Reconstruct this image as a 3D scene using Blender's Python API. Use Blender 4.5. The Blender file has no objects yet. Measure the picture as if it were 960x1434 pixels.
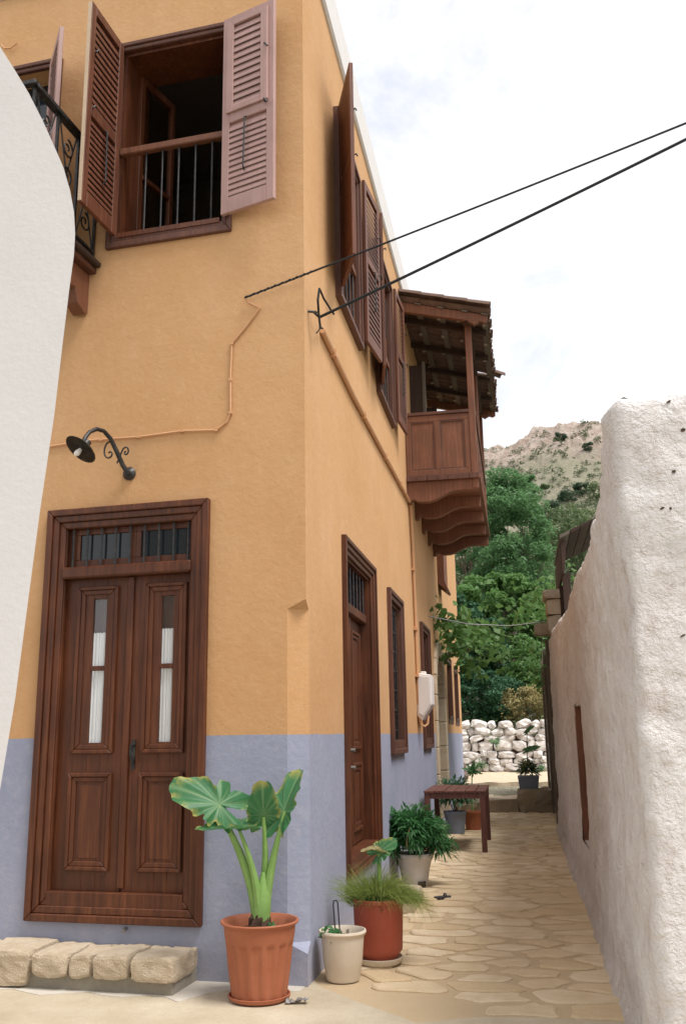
import bpy, bmesh, math, random
import numpy as np
from mathutils import Vector, Matrix, noise
random.seed(7); RNG = np.random.default_rng(7)
scene = bpy.context.scene
COL = scene.collection

# ------------------------------------------------------------------ camera
EYE = Vector((0, 0, 1.55)); PITCH, ROLL = .2342248, -.01517355
cam_d = bpy.data.cameras.new('Camera'); cam = bpy.data.objects.new('Camera', cam_d); COL.objects.link(cam)
_f = Vector((0, math.cos(PITCH), math.sin(PITCH))); _u = Vector((0, -math.sin(PITCH), math.cos(PITCH))); _x = Vector((1, 0, 0))
_rx = math.cos(ROLL)*_x + math.sin(ROLL)*_u; _ru = -math.sin(ROLL)*_x + math.cos(ROLL)*_u
mw = Matrix.Identity(4)
for i in range(3):
    mw[i][0] = _rx[i]; mw[i][1] = _ru[i]; mw[i][2] = -_f[i]; mw[i][3] = EYE[i]
cam.matrix_world = mw
cam_d.sensor_fit = 'VERTICAL'; cam_d.sensor_height = 36; cam_d.sensor_width = 24
cam_d.lens = 1311.07/1434*36; cam_d.clip_end = 2000; cam_d.clip_start = .05
scene.camera = cam
scene.render.resolution_x, scene.render.resolution_y = 685, 1024

# ------------------------------------------------------------------ world, sun, exposure
SUN_AZ = Vector((.80, -.60, 0)).normalized(); SUN_EL = math.radians(62)
world = bpy.data.worlds.new('World'); scene.world = world; world.use_nodes = True
wn = world.node_tree.nodes; wl = world.node_tree.links; wn.clear()
sky = wn.new('ShaderNodeTexSky'); sky.sky_type = 'NISHITA'; sky.sun_disc = False
sky.sun_elevation = SUN_EL; sky.sun_rotation = math.atan2(SUN_AZ.x, SUN_AZ.y)
sky.air_density = 1; sky.dust_density = 3
wtc = wn.new('ShaderNodeTexCoord'); wmap = wn.new('ShaderNodeMapping'); wmap.inputs['Scale'].default_value = (1, 1, 2.2)
wno = wn.new('ShaderNodeTexNoise'); wno.inputs['Scale'].default_value = 3.2; wno.inputs['Detail'].default_value = 9; wno.inputs['Roughness'].default_value = .62
wno.inputs['Distortion'].default_value = .35
wr = wn.new('ShaderNodeValToRGB'); wr.color_ramp.elements[0].position = .34; wr.color_ramp.elements[0].color = (.60,)*3+(1,)
wr.color_ramp.elements[1].position = .52; wr.color_ramp.elements[1].color = (1, 1, 1, 1)
wmix = wn.new('ShaderNodeMix'); wmix.data_type = 'RGBA'; wmix.inputs['B'].default_value = (5.1, 5.02, 5.05, 1)
wbg = wn.new('ShaderNodeBackground'); wbg.inputs['Strength'].default_value = .1
wo = wn.new('ShaderNodeOutputWorld')
wl.new(wtc.outputs['Generated'], wmap.inputs['Vector']); wl.new(wmap.outputs[0], wno.inputs['Vector']); wl.new(wno.outputs['Fac'], wr.inputs[0])
wl.new(wr.outputs[0], wmix.inputs['Factor']); wl.new(sky.outputs[0], wmix.inputs['A']); wl.new(wmix.outputs['Result'], wbg.inputs['Color'])
wl.new(wbg.outputs[0], wo.inputs['Surface'])
sun_d = bpy.data.lights.new('sun', 'SUN'); sun_d.energy = 1.5; sun_d.angle = math.radians(22); sun_d.color = (1, .955, .915)
sun = bpy.data.objects.new('sun', sun_d); COL.objects.link(sun)
_sd = Vector((SUN_AZ.x*math.cos(SUN_EL), SUN_AZ.y*math.cos(SUN_EL), math.sin(SUN_EL)))
sun.rotation_euler = (-_sd).to_track_quat('-Z', 'Y').to_euler(); sun.location = (6, -6, 14)
scene.view_settings.view_transform = 'Standard'; scene.view_settings.look = 'None'
scene.view_settings.exposure = 1.25; scene.view_settings.gamma = 1; scene.view_settings.use_curve_mapping = False

# ------------------------------------------------------------------ frames
C0 = Vector((-.26659, 6.44833, 0))
YS, YF = .17972758, .251343435
uS = Vector((math.sin(YS), math.cos(YS), 0)); nS = Vector((math.cos(YS), -math.sin(YS), 0))
uF = Vector((-math.cos(YF), math.sin(YF), 0)); nF = Vector((-math.sin(YF), -math.cos(YF), 0))
UP = Vector((0, 0, 1))
class Fr:
    def __init__(s, o, x, y, z): s.o, s.x, s.y, s.z = Vector(o), Vector(x), Vector(y), Vector(z)
    def __call__(s, a, b, c): return s.o + s.x*a + s.y*b + s.z*c
FRONT = Fr(C0, uF, nF, UP)          # (along, outward, up) on the door front
SIDE = Fr(C0, uS, nS, UP)           # (along the alley, outward, up) on the alley side
WORLD = Fr((0, 0, 0), (1, 0, 0), (0, 1, 0), UP)

# ------------------------------------------------------------------ mesh helpers
class MB:
    def __init__(s, fr=WORLD): s.fr, s.v, s.f = fr, [], []
    def add(s, vs, fs):
        n = len(s.v); s.v += [s.fr(*p) for p in vs]; s.f += [tuple(i+n for i in f) for f in fs]; return s
    def box(s, a0, a1, b0, b1, c0, c1):
        vs = [(a, b, c) for c in (c0, c1) for b in (b0, b1) for a in (a0, a1)]
        return s.add(vs, [(0, 1, 3, 2), (4, 6, 7, 5), (0, 4, 5, 1), (2, 3, 7, 6), (0, 2, 6, 4), (1, 5, 7, 3)])
    def hexa(s, p8): return s.add(p8, [(0, 1, 3, 2), (4, 6, 7, 5), (0, 4, 5, 1), (2, 3, 7, 6), (0, 2, 6, 4), (1, 5, 7, 3)])
    def prism(s, poly, plane, c0, c1):
        """poly in two of the axes named by plane ('ac','bc','ab'); extruded over the third from c0 to c1"""
        def mk(p, c):
            return {'ac': (p[0], c, p[1]), 'bc': (c, p[0], p[1]), 'ab': (p[0], p[1], c)}[plane]
        n = len(poly); vs = [mk(p, c0) for p in poly]+[mk(p, c1) for p in poly]
        return s.add(vs, [tuple(range(n)), tuple(range(2*n-1, n-1, -1))]+[(i, (i+1) % n, n+(i+1) % n, n+i) for i in range(n)])
    def tube(s, pts, r, seg=8, cap=True):
        P = [s.fr(*p) for p in pts]; n0 = len(s.v); n = len(P); rr = r if isinstance(r, (list, tuple)) else [r]*n
        prev = None
        for i, p in enumerate(P):
            d = (P[min(i+1, n-1)]-P[max(i-1, 0)]); d = d.normalized() if d.length > 1e-9 else Vector((0, 0, 1))
            if prev is None:
                a = d.cross(Vector((0, 0, 1)) if abs(d.z) < .9 else Vector((1, 0, 0))).normalized()
            else:
                a = prev - d*prev.dot(d); a = a.normalized() if a.length > 1e-6 else d.orthogonal().normalized()
            prev = a; b = d.cross(a)
            for k in range(seg):
                t = 2*math.pi*k/seg; s.v.append(p+(a*math.cos(t)+b*math.sin(t))*rr[i])
        for i in range(n-1):
            for k in range(seg):
                s.f.append((n0+i*seg+k, n0+i*seg+(k+1) % seg, n0+(i+1)*seg+(k+1) % seg, n0+(i+1)*seg+k))
        if cap:
            s.f.append(tuple(n0+k for k in range(seg))[::-1]); s.f.append(tuple(n0+(n-1)*seg+k for k in range(seg)))
        return s
    def lathe(s, prof, c=(0, 0, 0), seg=32, mod=None):
        n0 = len(s.v)
        for r, z in prof:
            for k in range(seg):
                t = 2*math.pi*k/seg; q = r*(mod(t, z) if mod else 1)
                s.v.append(s.fr(c[0]+q*math.cos(t), c[1]+q*math.sin(t), c[2]+z))
        for i in range(len(prof)-1):
            for k in range(seg):
                s.f.append((n0+i*seg+k, n0+i*seg+(k+1) % seg, n0+(i+1)*seg+(k+1) % seg, n0+(i+1)*seg+k))
        s.f.append(tuple(n0+k for k in range(seg))[::-1]); s.f.append(tuple(n0+(len(prof)-1)*seg+k for k in range(seg)))
        return s
    def build(s, name, mat, parent=None, bevel=0, smooth=False, loc=None, fix=True):
        org = Vector(loc) if loc is not None else (ORG[parent.name] if parent else Vector((0, 0, 0)))
        me = bpy.data.meshes.new(name); me.from_pydata([tuple(v-org) for v in s.v], [], s.f)
        if fix or bevel:
            bm = bmesh.new(); bm.from_mesh(me)
            if fix: bmesh.ops.recalc_face_normals(bm, faces=bm.faces)
            if bevel:
                ed = [e for e in bm.edges if len(e.link_faces) == 2 and e.calc_face_angle(0) > .5]
                bmesh.ops.bevel(bm, geom=ed, offset=bevel, segments=1, affect='EDGES', clamp_overlap=True)
            bm.to_mesh(me); bm.free()
        if smooth:
            me.polygons.foreach_set('use_smooth', [True]*len(me.polygons))
            try: me.set_sharp_from_angle(angle=math.radians(42))
            except Exception: pass
        me.materials.append(M[mat])
        o = bpy.data.objects.new(name, me); COL.objects.link(o)
        if parent:
            o.parent = parent; o.location = org-ORG[parent.name]
        else: o.location = org
        ORG[o.name] = org
        return o
ORG = {}
def empty(name, loc):
    o = bpy.data.objects.new(name, None); COL.objects.link(o); o.location = loc; o.empty_display_size = .1; ORG[o.name] = Vector(loc); return o
def tag(o, label, cat, group=None):
    o['label'] = label; o['category'] = cat
    if group: o['group'] = group
    return o
def kind(o, k, label=None, cat=None):
    o['kind'] = k
    if label: o['label'] = label
    if cat: o['category'] = cat
    return o
def quads(name, mat, verts, parent=None, loc=(0, 0, 0), n=4, attr=None):
    """leaf faces: verts is an (N*n,3) array in world space"""
    org = Vector(loc); v = np.asarray(verts, dtype=np.float32)-np.array(org, dtype=np.float32)
    N = len(v)//n; me = bpy.data.meshes.new(name)
    me.vertices.add(N*n); me.vertices.foreach_set('co', v.ravel()); me.loops.add(N*n); me.loops.foreach_set('vertex_index', np.arange(N*n, dtype=np.int32))
    me.polygons.add(N); me.polygons.foreach_set('loop_start', np.arange(0, N*n, n, dtype=np.int32))
    try: me.polygons.foreach_set('loop_total', np.full(N, n, dtype=np.int32))
    except Exception: pass
    me.update(calc_edges=True); me.validate()
    me.materials.append(M[mat]); o = bpy.data.objects.new(name, me); COL.objects.link(o)
    if parent: o.parent = parent; o.location = org-ORG[parent.name]
    else: o.location = org
    ORG[o.name] = org
    return o
def leafs(c, size, up=.5, aspect=.5, out=None, fold=.15):
    """diamond leaves at centres c (N,3); size scalar or (N,)"""
    N = len(c); sz = np.broadcast_to(np.asarray(size, float).reshape(-1, 1), (N, 1)) if np.ndim(size) else np.full((N, 1), size)
    sz = sz*RNG.uniform(.65, 1.25, (N, 1))
    nrm = RNG.normal(size=(N, 3)); nrm /= np.linalg.norm(nrm, axis=1, keepdims=True); nrm[:, 2] = np.abs(nrm[:, 2])+up
    if out is not None: nrm += out
    nrm /= np.linalg.norm(nrm, axis=1, keepdims=True)
    a = np.cross(nrm, RNG.normal(size=(N, 3))); a /= np.linalg.norm(a, axis=1, keepdims=True)+1e-9; b = np.cross(nrm, a)
    p0 = c-a*sz*.5; p2 = c+a*sz*.5; p1 = c+b*sz*aspect*.5+nrm*sz*fold-a*sz*.08; p3 = c-b*sz*aspect*.5+nrm*sz*fold-a*sz*.08
    return np.stack([p0, p1, p2, p3], 1).reshape(-1, 3)

# ------------------------------------------------------------------ materials
M = {}
class NT:
    def __init__(s, name):
        m = bpy.data.materials.new(name); m.use_nodes = True; s.m = m; s.n = m.node_tree.nodes; s.l = m.node_tree.links
        s.b = s.n['Principled BSDF']; s.out = s.n['Material Output']; M[name] = m
        s.geo = s.n.new('ShaderNodeNewGeometry'); s.pos = s.geo.outputs['Position']
    def noise(s, scale, detail=4, rough=.55, vec=None, sc=None, dist=0):
        t = s.n.new('ShaderNodeTexNoise'); t.inputs['Scale'].default_value = scale; t.inputs['Detail'].default_value = detail; t.inputs['Roughness'].default_value = rough
        t.inputs['Distortion'].default_value = dist; v = vec or s.pos
        if sc:
            mp = s.n.new('ShaderNodeMapping'); mp.inputs['Scale'].default_value = sc; s.l.new(v, mp.inputs['Vector']); v = mp.outputs[0]
        s.l.new(v, t.inputs['Vector']); return t.outputs['Fac']
    def ramp(s, fac, *stops):
        r = s.n.new('ShaderNodeValToRGB'); e = r.color_ramp.elements
        while len(e) < len(stops): e.new(.5)
        for el, (p, c) in zip(e, stops): el.position = p; el.color = (*c, 1) if len(c) == 3 else c
        s.l.new(fac, r.inputs[0]); return r.outputs[0]
    def mix(s, fac, a, b, mode='MIX'):
        m = s.n.new('ShaderNodeMix'); m.data_type = 'RGBA'; m.blend_type = mode
        for v, k in ((fac, 'Factor'), (a, 'A'), (b, 'B')):
            if isinstance(v, bpy.types.NodeSocket): s.l.new(v, m.inputs[k])
            elif k == 'Factor': m.inputs[k].default_value = v
            else: m.inputs[k].default_value = (*v, 1)
        return m.outputs['Result']
    def math(s, op, a, b=0):
        m = s.n.new('ShaderNodeMath'); m.operation = op
        for v, i in ((a, 0), (b, 1)):
            if isinstance(v, bpy.types.NodeSocket): s.l.new(v, m.inputs[i])
            else: m.inputs[i].default_value = v
        return m.outputs[0]
    def col(s, c):
        if isinstance(c, bpy.types.NodeSocket): s.l.new(c, s.b.inputs['Base Color'])
        else: s.b.inputs['Base Color'].default_value = (*c, 1)
    def rough(s, r, spec=None):
        if isinstance(r, bpy.types.NodeSocket): s.l.new(r, s.b.inputs['Roughness'])
        else: s.b.inputs['Roughness'].default_value = r
        if spec is not None: s.b.inputs['Specular IOR Level'].default_value = spec
    def bump(s, h, dist=.01, strength=.6):
        b = s.n.new('ShaderNodeBump'); b.inputs['Distance'].default_value = dist; b.inputs['Strength'].default_value = strength
        s.l.new(h, b.inputs['Height']); s.l.new(b.outputs[0], s.b.inputs['Normal'])
    def sep(s):
        x = s.n.new('ShaderNodeSeparateXYZ'); s.l.new(s.pos, x.inputs[0]); return x.outputs
    def rnd(s):
        o = s.n.new('ShaderNodeObjectInfo'); return o.outputs['Random']
def mul(c, k): return tuple(x*k for x in c)

t = NT('plaster')                                   # orange above a slate-blue dado, one coat each
z = t.sep()[2]; wob = t.noise(3, 3); zz = t.math('ADD', z, t.math('MULTIPLY', t.math('SUBTRACT', wob, .5), .018))
edge = t.math('GREATER_THAN', zz, 1.562)
big = t.noise(.9, 5, .6); fine = t.noise(14, 5, .7); streak = t.noise(1, 5, .6, sc=(5, 5, .45))
oran = t.mix(t.ramp(big, (.3, (0, 0, 0)), (.72, (1, 1, 1))), (.54, .305, .138), (.60, .365, .19))
oran = t.mix(t.math('MULTIPLY', t.ramp(streak, (.48, (0, 0, 0)), (.75, (1, 1, 1))), .45), oran, (.54, .305, .14))
oran = t.mix(t.math('MULTIPLY', t.ramp(fine, (.5, (0, 0, 0)), (.8, (1, 1, 1))), .35), oran, (.67, .445, .26))
blue = t.mix(t.ramp(big, (.3, (0, 0, 0)), (.7, (1, 1, 1))), (.275, .305, .42), (.345, .37, .475))
blue = t.mix(t.math('MULTIPLY', t.ramp(fine, (.5, (0, 0, 0)), (.75, (1, 1, 1))), .4), blue, (.45, .45, .52))
low = t.math('MULTIPLY', t.ramp(t.math('ADD', z, t.math('MULTIPLY', t.noise(4, 4), .25)), (.1, (1, 1, 1)), (.42, (0, 0, 0))), .4)
blue = t.mix(low, blue, (.36, .34, .34))
t.col(t.mix(edge, blue, oran)); t.rough(.9, .2)
t.bump(t.math('ADD', t.noise(26, 6, .65), t.math('MULTIPLY', t.noise(2.2, 3), 2.5)), .009, .45)

def paint(name, c, c2, rough=.8, scale=6, bump=.004, spec=.3):
    t = NT(name); n = t.noise(scale, 5, .6); f = t.noise(scale*9, 4, .6)
    t.col(t.mix(t.math('MULTIPLY', f, .5), t.mix(t.ramp(n, (.3, (0, 0, 0)), (.7, (1, 1, 1))), c, c2), mul(c2, .85))); t.rough(rough, spec); t.bump(f, bump, .5); return t
def wood(name, c, c2, c3, rough=.5, axis='z', spec=.4, worn=None):
    t = NT(name); sc = {'z': (34, 34, 1.6), 'x': (1.6, 34, 34), 'y': (34, 1.6, 34)}[axis]
    g = t.noise(1, 6, .65, sc=sc, dist=.4); b = t.noise(2.3, 4, .6); r = t.rnd()
    c_ = t.ramp(g, (.28, c), (.52, c2), (.76, c3))
    c_ = t.mix(t.math('MULTIPLY', t.ramp(b, (.38, (0, 0, 0)), (.7, (1, 1, 1))), .55), c_, mul(c, .75))
    c_ = t.mix(t.math('MULTIPLY', r, .35), c_, mul(c2, .7))
    if worn: c_ = t.mix(t.math('MULTIPLY', t.ramp(t.noise(9, 6, .7), (.55, (0, 0, 0)), (.68, (1, 1, 1))), .5), c_, worn)
    t.col(c_); t.rough(t.ramp(g, (.2, (rough-.08,)*3), (.8, (rough+.15,)*3)), spec); t.bump(g, .004, .5); return t
wood('door_wood', (.045, .014, .007), (.120, .037, .014), (.21, .072, .026), .40)
wood('frame_wood', (.075, .03, .02), (.13, .054, .034), (.20, .09, .056), .5)
wood('shutter_wood', (.085, .029, .015), (.155, .054, .028), (.24, .092, .050), .48)
wood('faded_wood', (.40, .245, .215), (.46, .29, .26), (.52, .345, .31), .5)
wood('balcony_wood', (.13, .050, .026), (.22, .088, .046), (.31, .135, .074), .55)
wood('dark_wood', (.035, .02, .015), (.06, .034, .024), (.10, .06, .045), .75)
wood('grey_wood', (.12, .10, .08), (.19, .16, .13), (.27, .24, .20), .85)
wood('table_wood', (.085, .03, .022), (.145, .055, .04), (.21, .09, .066), .5)
paint('white_paint', (.70, .68, .67), (.74, .725, .715), .85, 5, .003)
paint('left_white', (.585, .57, .565), (.615, .605, .60), .85, 5, .003)
paint('cream_edge', (.50, .38, .26), (.58, .45, .32), .6, 8)
paint('kerb_wash', (.50, .46, .39), (.62, .58, .51), .9, 7)
paint('plastic_white', (.74, .70, .68), (.78, .75, .73), .55, 3)
paint('conduit', (.60, .33, .16), (.64, .37, .20), .6, 6)
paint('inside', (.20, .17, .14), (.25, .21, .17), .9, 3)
paint('bulb', (.85, .82, .76), (.88, .85, .8), .25, 3)
paint('terracotta', (.34, .108, .052), (.40, .14, .072), .55, 8)
paint('red_clay', (.36, .075, .042), (.41, .10, .06), .5, 7)
paint('pot_cream', (.62, .52, .40), (.70, .62, .50), .7, 6)
paint('pot_white', (.60, .56, .52), (.68, .65, .62), .7, 7)
paint('pot_blue', (.16, .19, .25), (.22, .25, .31), .7, 7)
paint('soil', (.05, .028, .018), (.10, .06, .04), .95, 30, .02)
paint('stone_warm', (.50, .40, .27), (.62, .52, .38), .9, 7, .012)
paint('stone_step', (.46, .36, .24), (.64, .54, .41), .92, 11, .05)
paint('stone_dim', (.24, .19, .13), (.36, .29, .20), .92, 8, .02)
paint('mortar', (.26, .24, .20), (.36, .33, .27), .95, 12, .012)
paint('roof_tile', (.10, .066, .052), (.19, .125, .095), .9, 8, .008)
paint('sandal', (.03, .03, .035), (.07, .07, .08), .7, 20)
t = NT('iron'); t.col(t.mix(t.ramp(t.noise(30, 4), (.45, (0, 0, 0)), (.7, (1, 1, 1))), (.012, .013, .014), (.05, .045, .04))); t.rough(.45, .5)
t = NT('cable'); t.col((.014, .016, .018)); t.rough(.6, .3)
t = NT('steel'); t.col((.30, .29, .28)); t.rough(.45, .5); t.b.inputs['Metallic'].default_value = .6
t = NT('curtain'); t.col(t.mix(t.noise(40, 4, sc=(1, 1, .15)), (.90, .89, .88), (.76, .75, .75))); t.rough(.95, .1); t.bump(t.noise(60, 3, sc=(1, 1, .1)), .004, .8)
t = NT('glass'); t.n.remove(t.b); tr = t.n.new('ShaderNodeBsdfTransparent'); gl = t.n.new('ShaderNodeBsdfGlossy'); gl.inputs['Roughness'].default_value = .03
tr.inputs[0].default_value = (.96, .975, .98, 1); fr = t.n.new('ShaderNodeFresnel'); fr.inputs[0].default_value = 1.52; mx = t.n.new('ShaderNodeMixShader')
mx.inputs[0].default_value = .07; t.l.new(tr.outputs[0], mx.inputs[1]); t.l.new(gl.outputs[0], mx.inputs[2]); t.l.new(mx.outputs[0], t.out.inputs['Surface'])
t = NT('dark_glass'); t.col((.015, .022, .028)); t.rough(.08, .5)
t = NT('whitewash')                                  # lumpy lime wash, worn to a pinkish undercoat in patches
b = t.noise(1.3, 6, .65); s_ = t.noise(1, 5, .7, sc=(10, 10, 4)); f = t.noise(30, 5, .7)
c = t.mix(t.ramp(b, (.35, (0, 0, 0)), (.65, (1, 1, 1))), (.75, .71, .69), (.84, .825, .815))
c = t.mix(t.math('MULTIPLY', t.ramp(s_, (.5, (0, 0, 0)), (.72, (1, 1, 1))), .65), c, (.56, .48, .435))
zw = t.sep()[2]
c = t.mix(t.math('MULTIPLY', t.ramp(t.math('ADD', zw, t.math('MULTIPLY', t.noise(5, 5), .5)), (.18, (1, 1, 1)), (.55, (0, 0, 0))), .55), c, (.50, .42, .34))
t.col(c); t.rough(.92, .2); t.bump(t.math('ADD', f, t.math('MULTIPLY', t.noise(7, 6, .7), 3)), .03, .9)
t = NT('white_stone'); t.col(t.mix(t.ramp(t.noise(5, 6, .7), (.40, (0, 0, 0)), (.62, (1, 1, 1))), (.50, .45, .41), (.80, .78, .76))); t.rough(.92, .2); t.bump(t.noise(20, 5, .7), .02, .7)
t = NT('flagstone'); r = t.rnd(); n1 = t.noise(4.5, 6, .65); n2 = t.noise(40, 4, .7)
c = t.mix(r, (.57, .435, .265), (.69, .57, .405)); c = t.mix(t.math('MULTIPLY', t.ramp(n1, (.42, (0, 0, 0)), (.68, (1, 1, 1))), .7), c, (.52, .395, .235))
c = t.mix(t.math('MULTIPLY', t.ramp(n2, (.5, (0, 0, 0)), (.75, (1, 1, 1))), .4), c, (.74, .62, .46)); t.col(c); t.rough(.85, .25); t.bump(t.math('ADD', n1, t.math('MULTIPLY', n2, .3)), .012, .7)
t = NT('joint'); n1 = t.noise(3, 6, .65); n2 = t.noise(50, 4, .7); c = t.mix(n1, (.50, .38, .235), (.61, .49, .33)); c = t.mix(t.math('MULTIPLY', n2, .5), c, (.42, .31, .19)); t.col(c); t.rough(.95, .15); t.bump(n2, .008, .7)
t = NT('cement'); n1 = t.noise(1.6, 6, .7); n2 = t.noise(45, 5, .7); c = t.mix(t.ramp(n1, (.3, (0, 0, 0)), (.7, (1, 1, 1))), (.42, .35, .24), (.58, .51, .39)); c = t.mix(t.math('MULTIPLY', t.ramp(n2, (.5, (0, 0, 0)), (.8, (1, 1, 1))), .5), c, (.36, .31, .23)); t.col(c); t.rough(.92, .2); t.bump(t.math('ADD', n2, t.math('MULTIPLY', n1, 2)), .01, .6)
t = NT('earth'); n1 = t.noise(1.2, 6, .7); n2 = t.noise(9, 5, .7); c = t.mix(n1, (.26, .20, .10), (.40, .32, .17)); t.col(t.mix(t.ramp(n2, (.5, (0, 0, 0)), (.62, (1, 1, 1))), c, (.10, .13, .05))); t.rough(.95, .1); t.bump(n2, .05, .6)
t = NT('hill')
zz = t.sep()[2]; n1 = t.noise(.05, 6, .65); n2 = t.noise(.35, 6, .7); n3 = t.noise(1.4, 5, .7)
grass = t.mix(t.ramp(n2, (.38, (0, 0, 0)), (.66, (1, 1, 1))), (.31, .285, .215), (.215, .215, .145))
rock = t.mix(t.ramp(n2, (.35, (0, 0, 0)), (.65, (1, 1, 1))), (.33, .25, .20), (.50, .43, .38)); rock = t.mix(t.ramp(n3, (.56, (0, 0, 0)), (.64, (1, 1, 1))), rock, (.13, .14, .07))
hz = t.math('ADD', zz, t.math('MULTIPLY', t.math('SUBTRACT', n1, .5), 26)); rk = t.ramp(t.math('MULTIPLY', t.math('SUBTRACT', hz, 66), .06), (.2, (0, 0, 0)), (.75, (1, 1, 1)))
t.col(t.mix(rk, grass, rock)); t.rough(.95, .1); t.bump(t.math('ADD', n2, t.math('MULTIPLY', n3, .4)), 1.2, .8)
def leafmat(name, c, c2, trans=.35, scale=3, rough=.5):
    t = NT(name); n = t.noise(scale, 4, .7); n2 = t.noise(scale*12, 2, .6)
    cc = t.mix(t.ramp(n, (.3, (0, 0, 0)), (.7, (1, 1, 1))), c, c2); cc = t.mix(t.math('MULTIPLY', n2, .6), cc, mul(c2, 1.25)); t.col(cc); t.rough(rough, .3)
    tl = t.n.new('ShaderNodeBsdfTranslucent'); t.l.new(t.mix(.5, cc, mul(c2, 1.5)), tl.inputs[0]); m = t.n.new('ShaderNodeMixShader'); m.inputs[0].default_value = trans
    t.l.new(t.b.outputs[0], m.inputs[1]); t.l.new(tl.outputs[0], m.inputs[2]); t.l.new(m.outputs[0], t.out.inputs['Surface']); return t
leafmat('leaf_bright', (.075, .17, .07), (.135, .26, .11), .4, 1.2)
leafmat('leaf_vine', (.06, .145, .045), (.125, .235, .07), .4, 2.5)
leafmat('leaf_dark', (.03, .09, .045), (.06, .145, .072), .3, 1.5)
leafmat('leaf_olive', (.085, .13, .06), (.145, .20, .09), .3, .8)
leafmat('leaf_scrub', (.055, .085, .045), (.11, .14, .07), .25, .5)
leafmat('leaf_pine', (.03, .065, .04), (.06, .105, .055), .25, .6)
leafmat('leaf_pot', (.03, .11, .035), (.06, .18, .06), .3, 9)
leafmat('leaf_feather', (.13, .20, .045), (.27, .32, .09), .4, 9)
leafmat('leaf_dry', (.22, .19, .08), (.34, .29, .13), .3, 2)
paint('bark', (.10, .075, .055), (.17, .13, .10), .95, 14, .02)
t = leafmat('ear_leaf', (.03, .13, .05), (.055, .19, .075), .3, 9, .42)
# veins and yellowed margins of the elephant-ear blades come from attributes stored on the mesh
at = t.n.new('ShaderNodeAttribute'); at.attribute_name = 'vein'; ae = t.n.new('ShaderNodeAttribute'); ae.attribute_name = 'rim'
base = t.b.inputs['Base Color'].links[0].from_socket
c = t.mix(at.outputs['Fac'], base, (.19, .32, .15)); c = t.mix(t.math('MULTIPLY', ae.outputs['Fac'], t.ramp(t.noise(14, 3), (.47, (0, 0, 0)), (.6, (1, 1, 1)))), c, (.45, .40, .10)); t.col(c)
paint('petiole', (.16, .30, .075), (.24, .40, .12), .5, 9)

# ------------------------------------------------------------------ the setting: terrain, paving, forecourt, upper path
PROF = [(-60, -.03), (13.5, -.03), (13.9, .16), (17, .33), (23.4, .42), (24.2, 1.1), (34, 3.2), (60, 7), (100, 15), (200, 50), (236, 69), (246, 77), (266, 90), (300, 84), (420, 60)]
def prof(tt):
    for (a, ha), (b, hb) in zip(PROF, PROF[1:]):
        if a <= tt <= b: return ha+(hb-ha)*(tt-a)/(b-a)
    return PROF[-1][1] if tt > 0 else PROF[0][1]
def ground_h(tt, d):
    h = prof(tt)
    if tt > 60:
        w = min(1, (tt-60)/140); sm = max(0, min(1, (d+26)/46)); sm = sm*sm*(3-2*sm); k = .845+.155*sm
        if d > 30: k -= min(.12, (d-30)*.002)
        h *= 1+(k-1)*w
        h += w*(noise.fractal(Vector((tt*.03, d*.03, 3)), 1, 2, 4)*3.0)
        if tt > 225: h += min(1, (tt-225)/15)*(noise.fractal(Vector((tt*.12, d*.12, 9)), .8, 2.2, 5)*3.2)
    elif tt > 24: h += min(1, (tt-24)/6)*noise.fractal(Vector((tt*.2, d*.2, 1)), 1, 2, 3)*.35
    return h
ts = list(np.arange(-60, 10, 10.))+list(np.arange(10, 30, .7))+list(np.arange(30, 60, 2.))+list(np.arange(60, 220, 3.))+list(np.arange(220, 274, .9))+list(np.arange(274, 430, 12.))
ds = list(np.arange(-330, -40, 22.))+list(np.arange(-40, -16, 3.))+list(np.arange(-16, 34, .9))+list(np.arange(34, 60, 3.))+list(np.arange(60, 340, 22.))
mb = MB(SIDE); mb.add([(a, d, ground_h(a, d)) for a in ts for d in ds], [(i*len(ds)+j, i*len(ds)+j+1, (i+1)*len(ds)+j+1, (i+1)*len(ds)+j) for i in range(len(ts)-1) for j in range(len(ds)-1)])
terrain = kind(mb.build('hillside_terrain', 'hill', smooth=False), 'structure')

# alley bed and its flagstones
mb = MB(SIDE); mb.box(-.75, 13.66, -.3, 2.6, -.25, 0); bed = mb.build('alley_paving', 'joint'); kind(bed, 'structure')
def chaikin(p, n=1):
    for _ in range(n):
        q = []
        for i in range(len(p)):
            a, b = p[i], p[(i+1) % len(p)]; q += [(a[0]*.78+b[0]*.22, a[1]*.78+b[1]*.22), (a[0]*.22+b[0]*.78, a[1]*.22+b[1]*.78)]
        p = q
    return p
def flat_stone(name, mat, poly, h, parent, fr=SIDE, z0=-.02, inset=.014, tilt=.004):
    cx = sum(p[0] for p in poly)/len(poly); cy = sum(p[1] for p in poly)/len(poly); n = len(poly); B = MB(fr)
    tx, ty = random.uniform(-tilt, tilt), random.uniform(-tilt, tilt)
    top = []
    for p in poly:
        l = math.hypot(p[0]-cx, p[1]-cy)+1e-6; k = max(.2, 1-inset/l); top.append((cx+(p[0]-cx)*k, cy+(p[1]-cy)*k))
    vs = [(p[0], p[1], z0) for p in poly]+[(p[0], p[1], h*.45) for p in poly]+[(p[0], p[1], h+(p[0]-cx)*tx*4+(p[1]-cy)*ty*4) for p in top]
    fs = [tuple(range(2*n, 3*n))]+[(r*n+i, r*n+(i+1) % n, (r+1)*n+(i+1) % n, (r+1)*n+i) for r in range(2) for i in range(n)]
    B.add(vs, fs); return B.build(name, mat, parent, loc=fr(cx, cy, 0))
rs = random.Random(21)
def inside_alley(a, d): return not (a < .25 and d < .38-a*.95)
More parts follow.
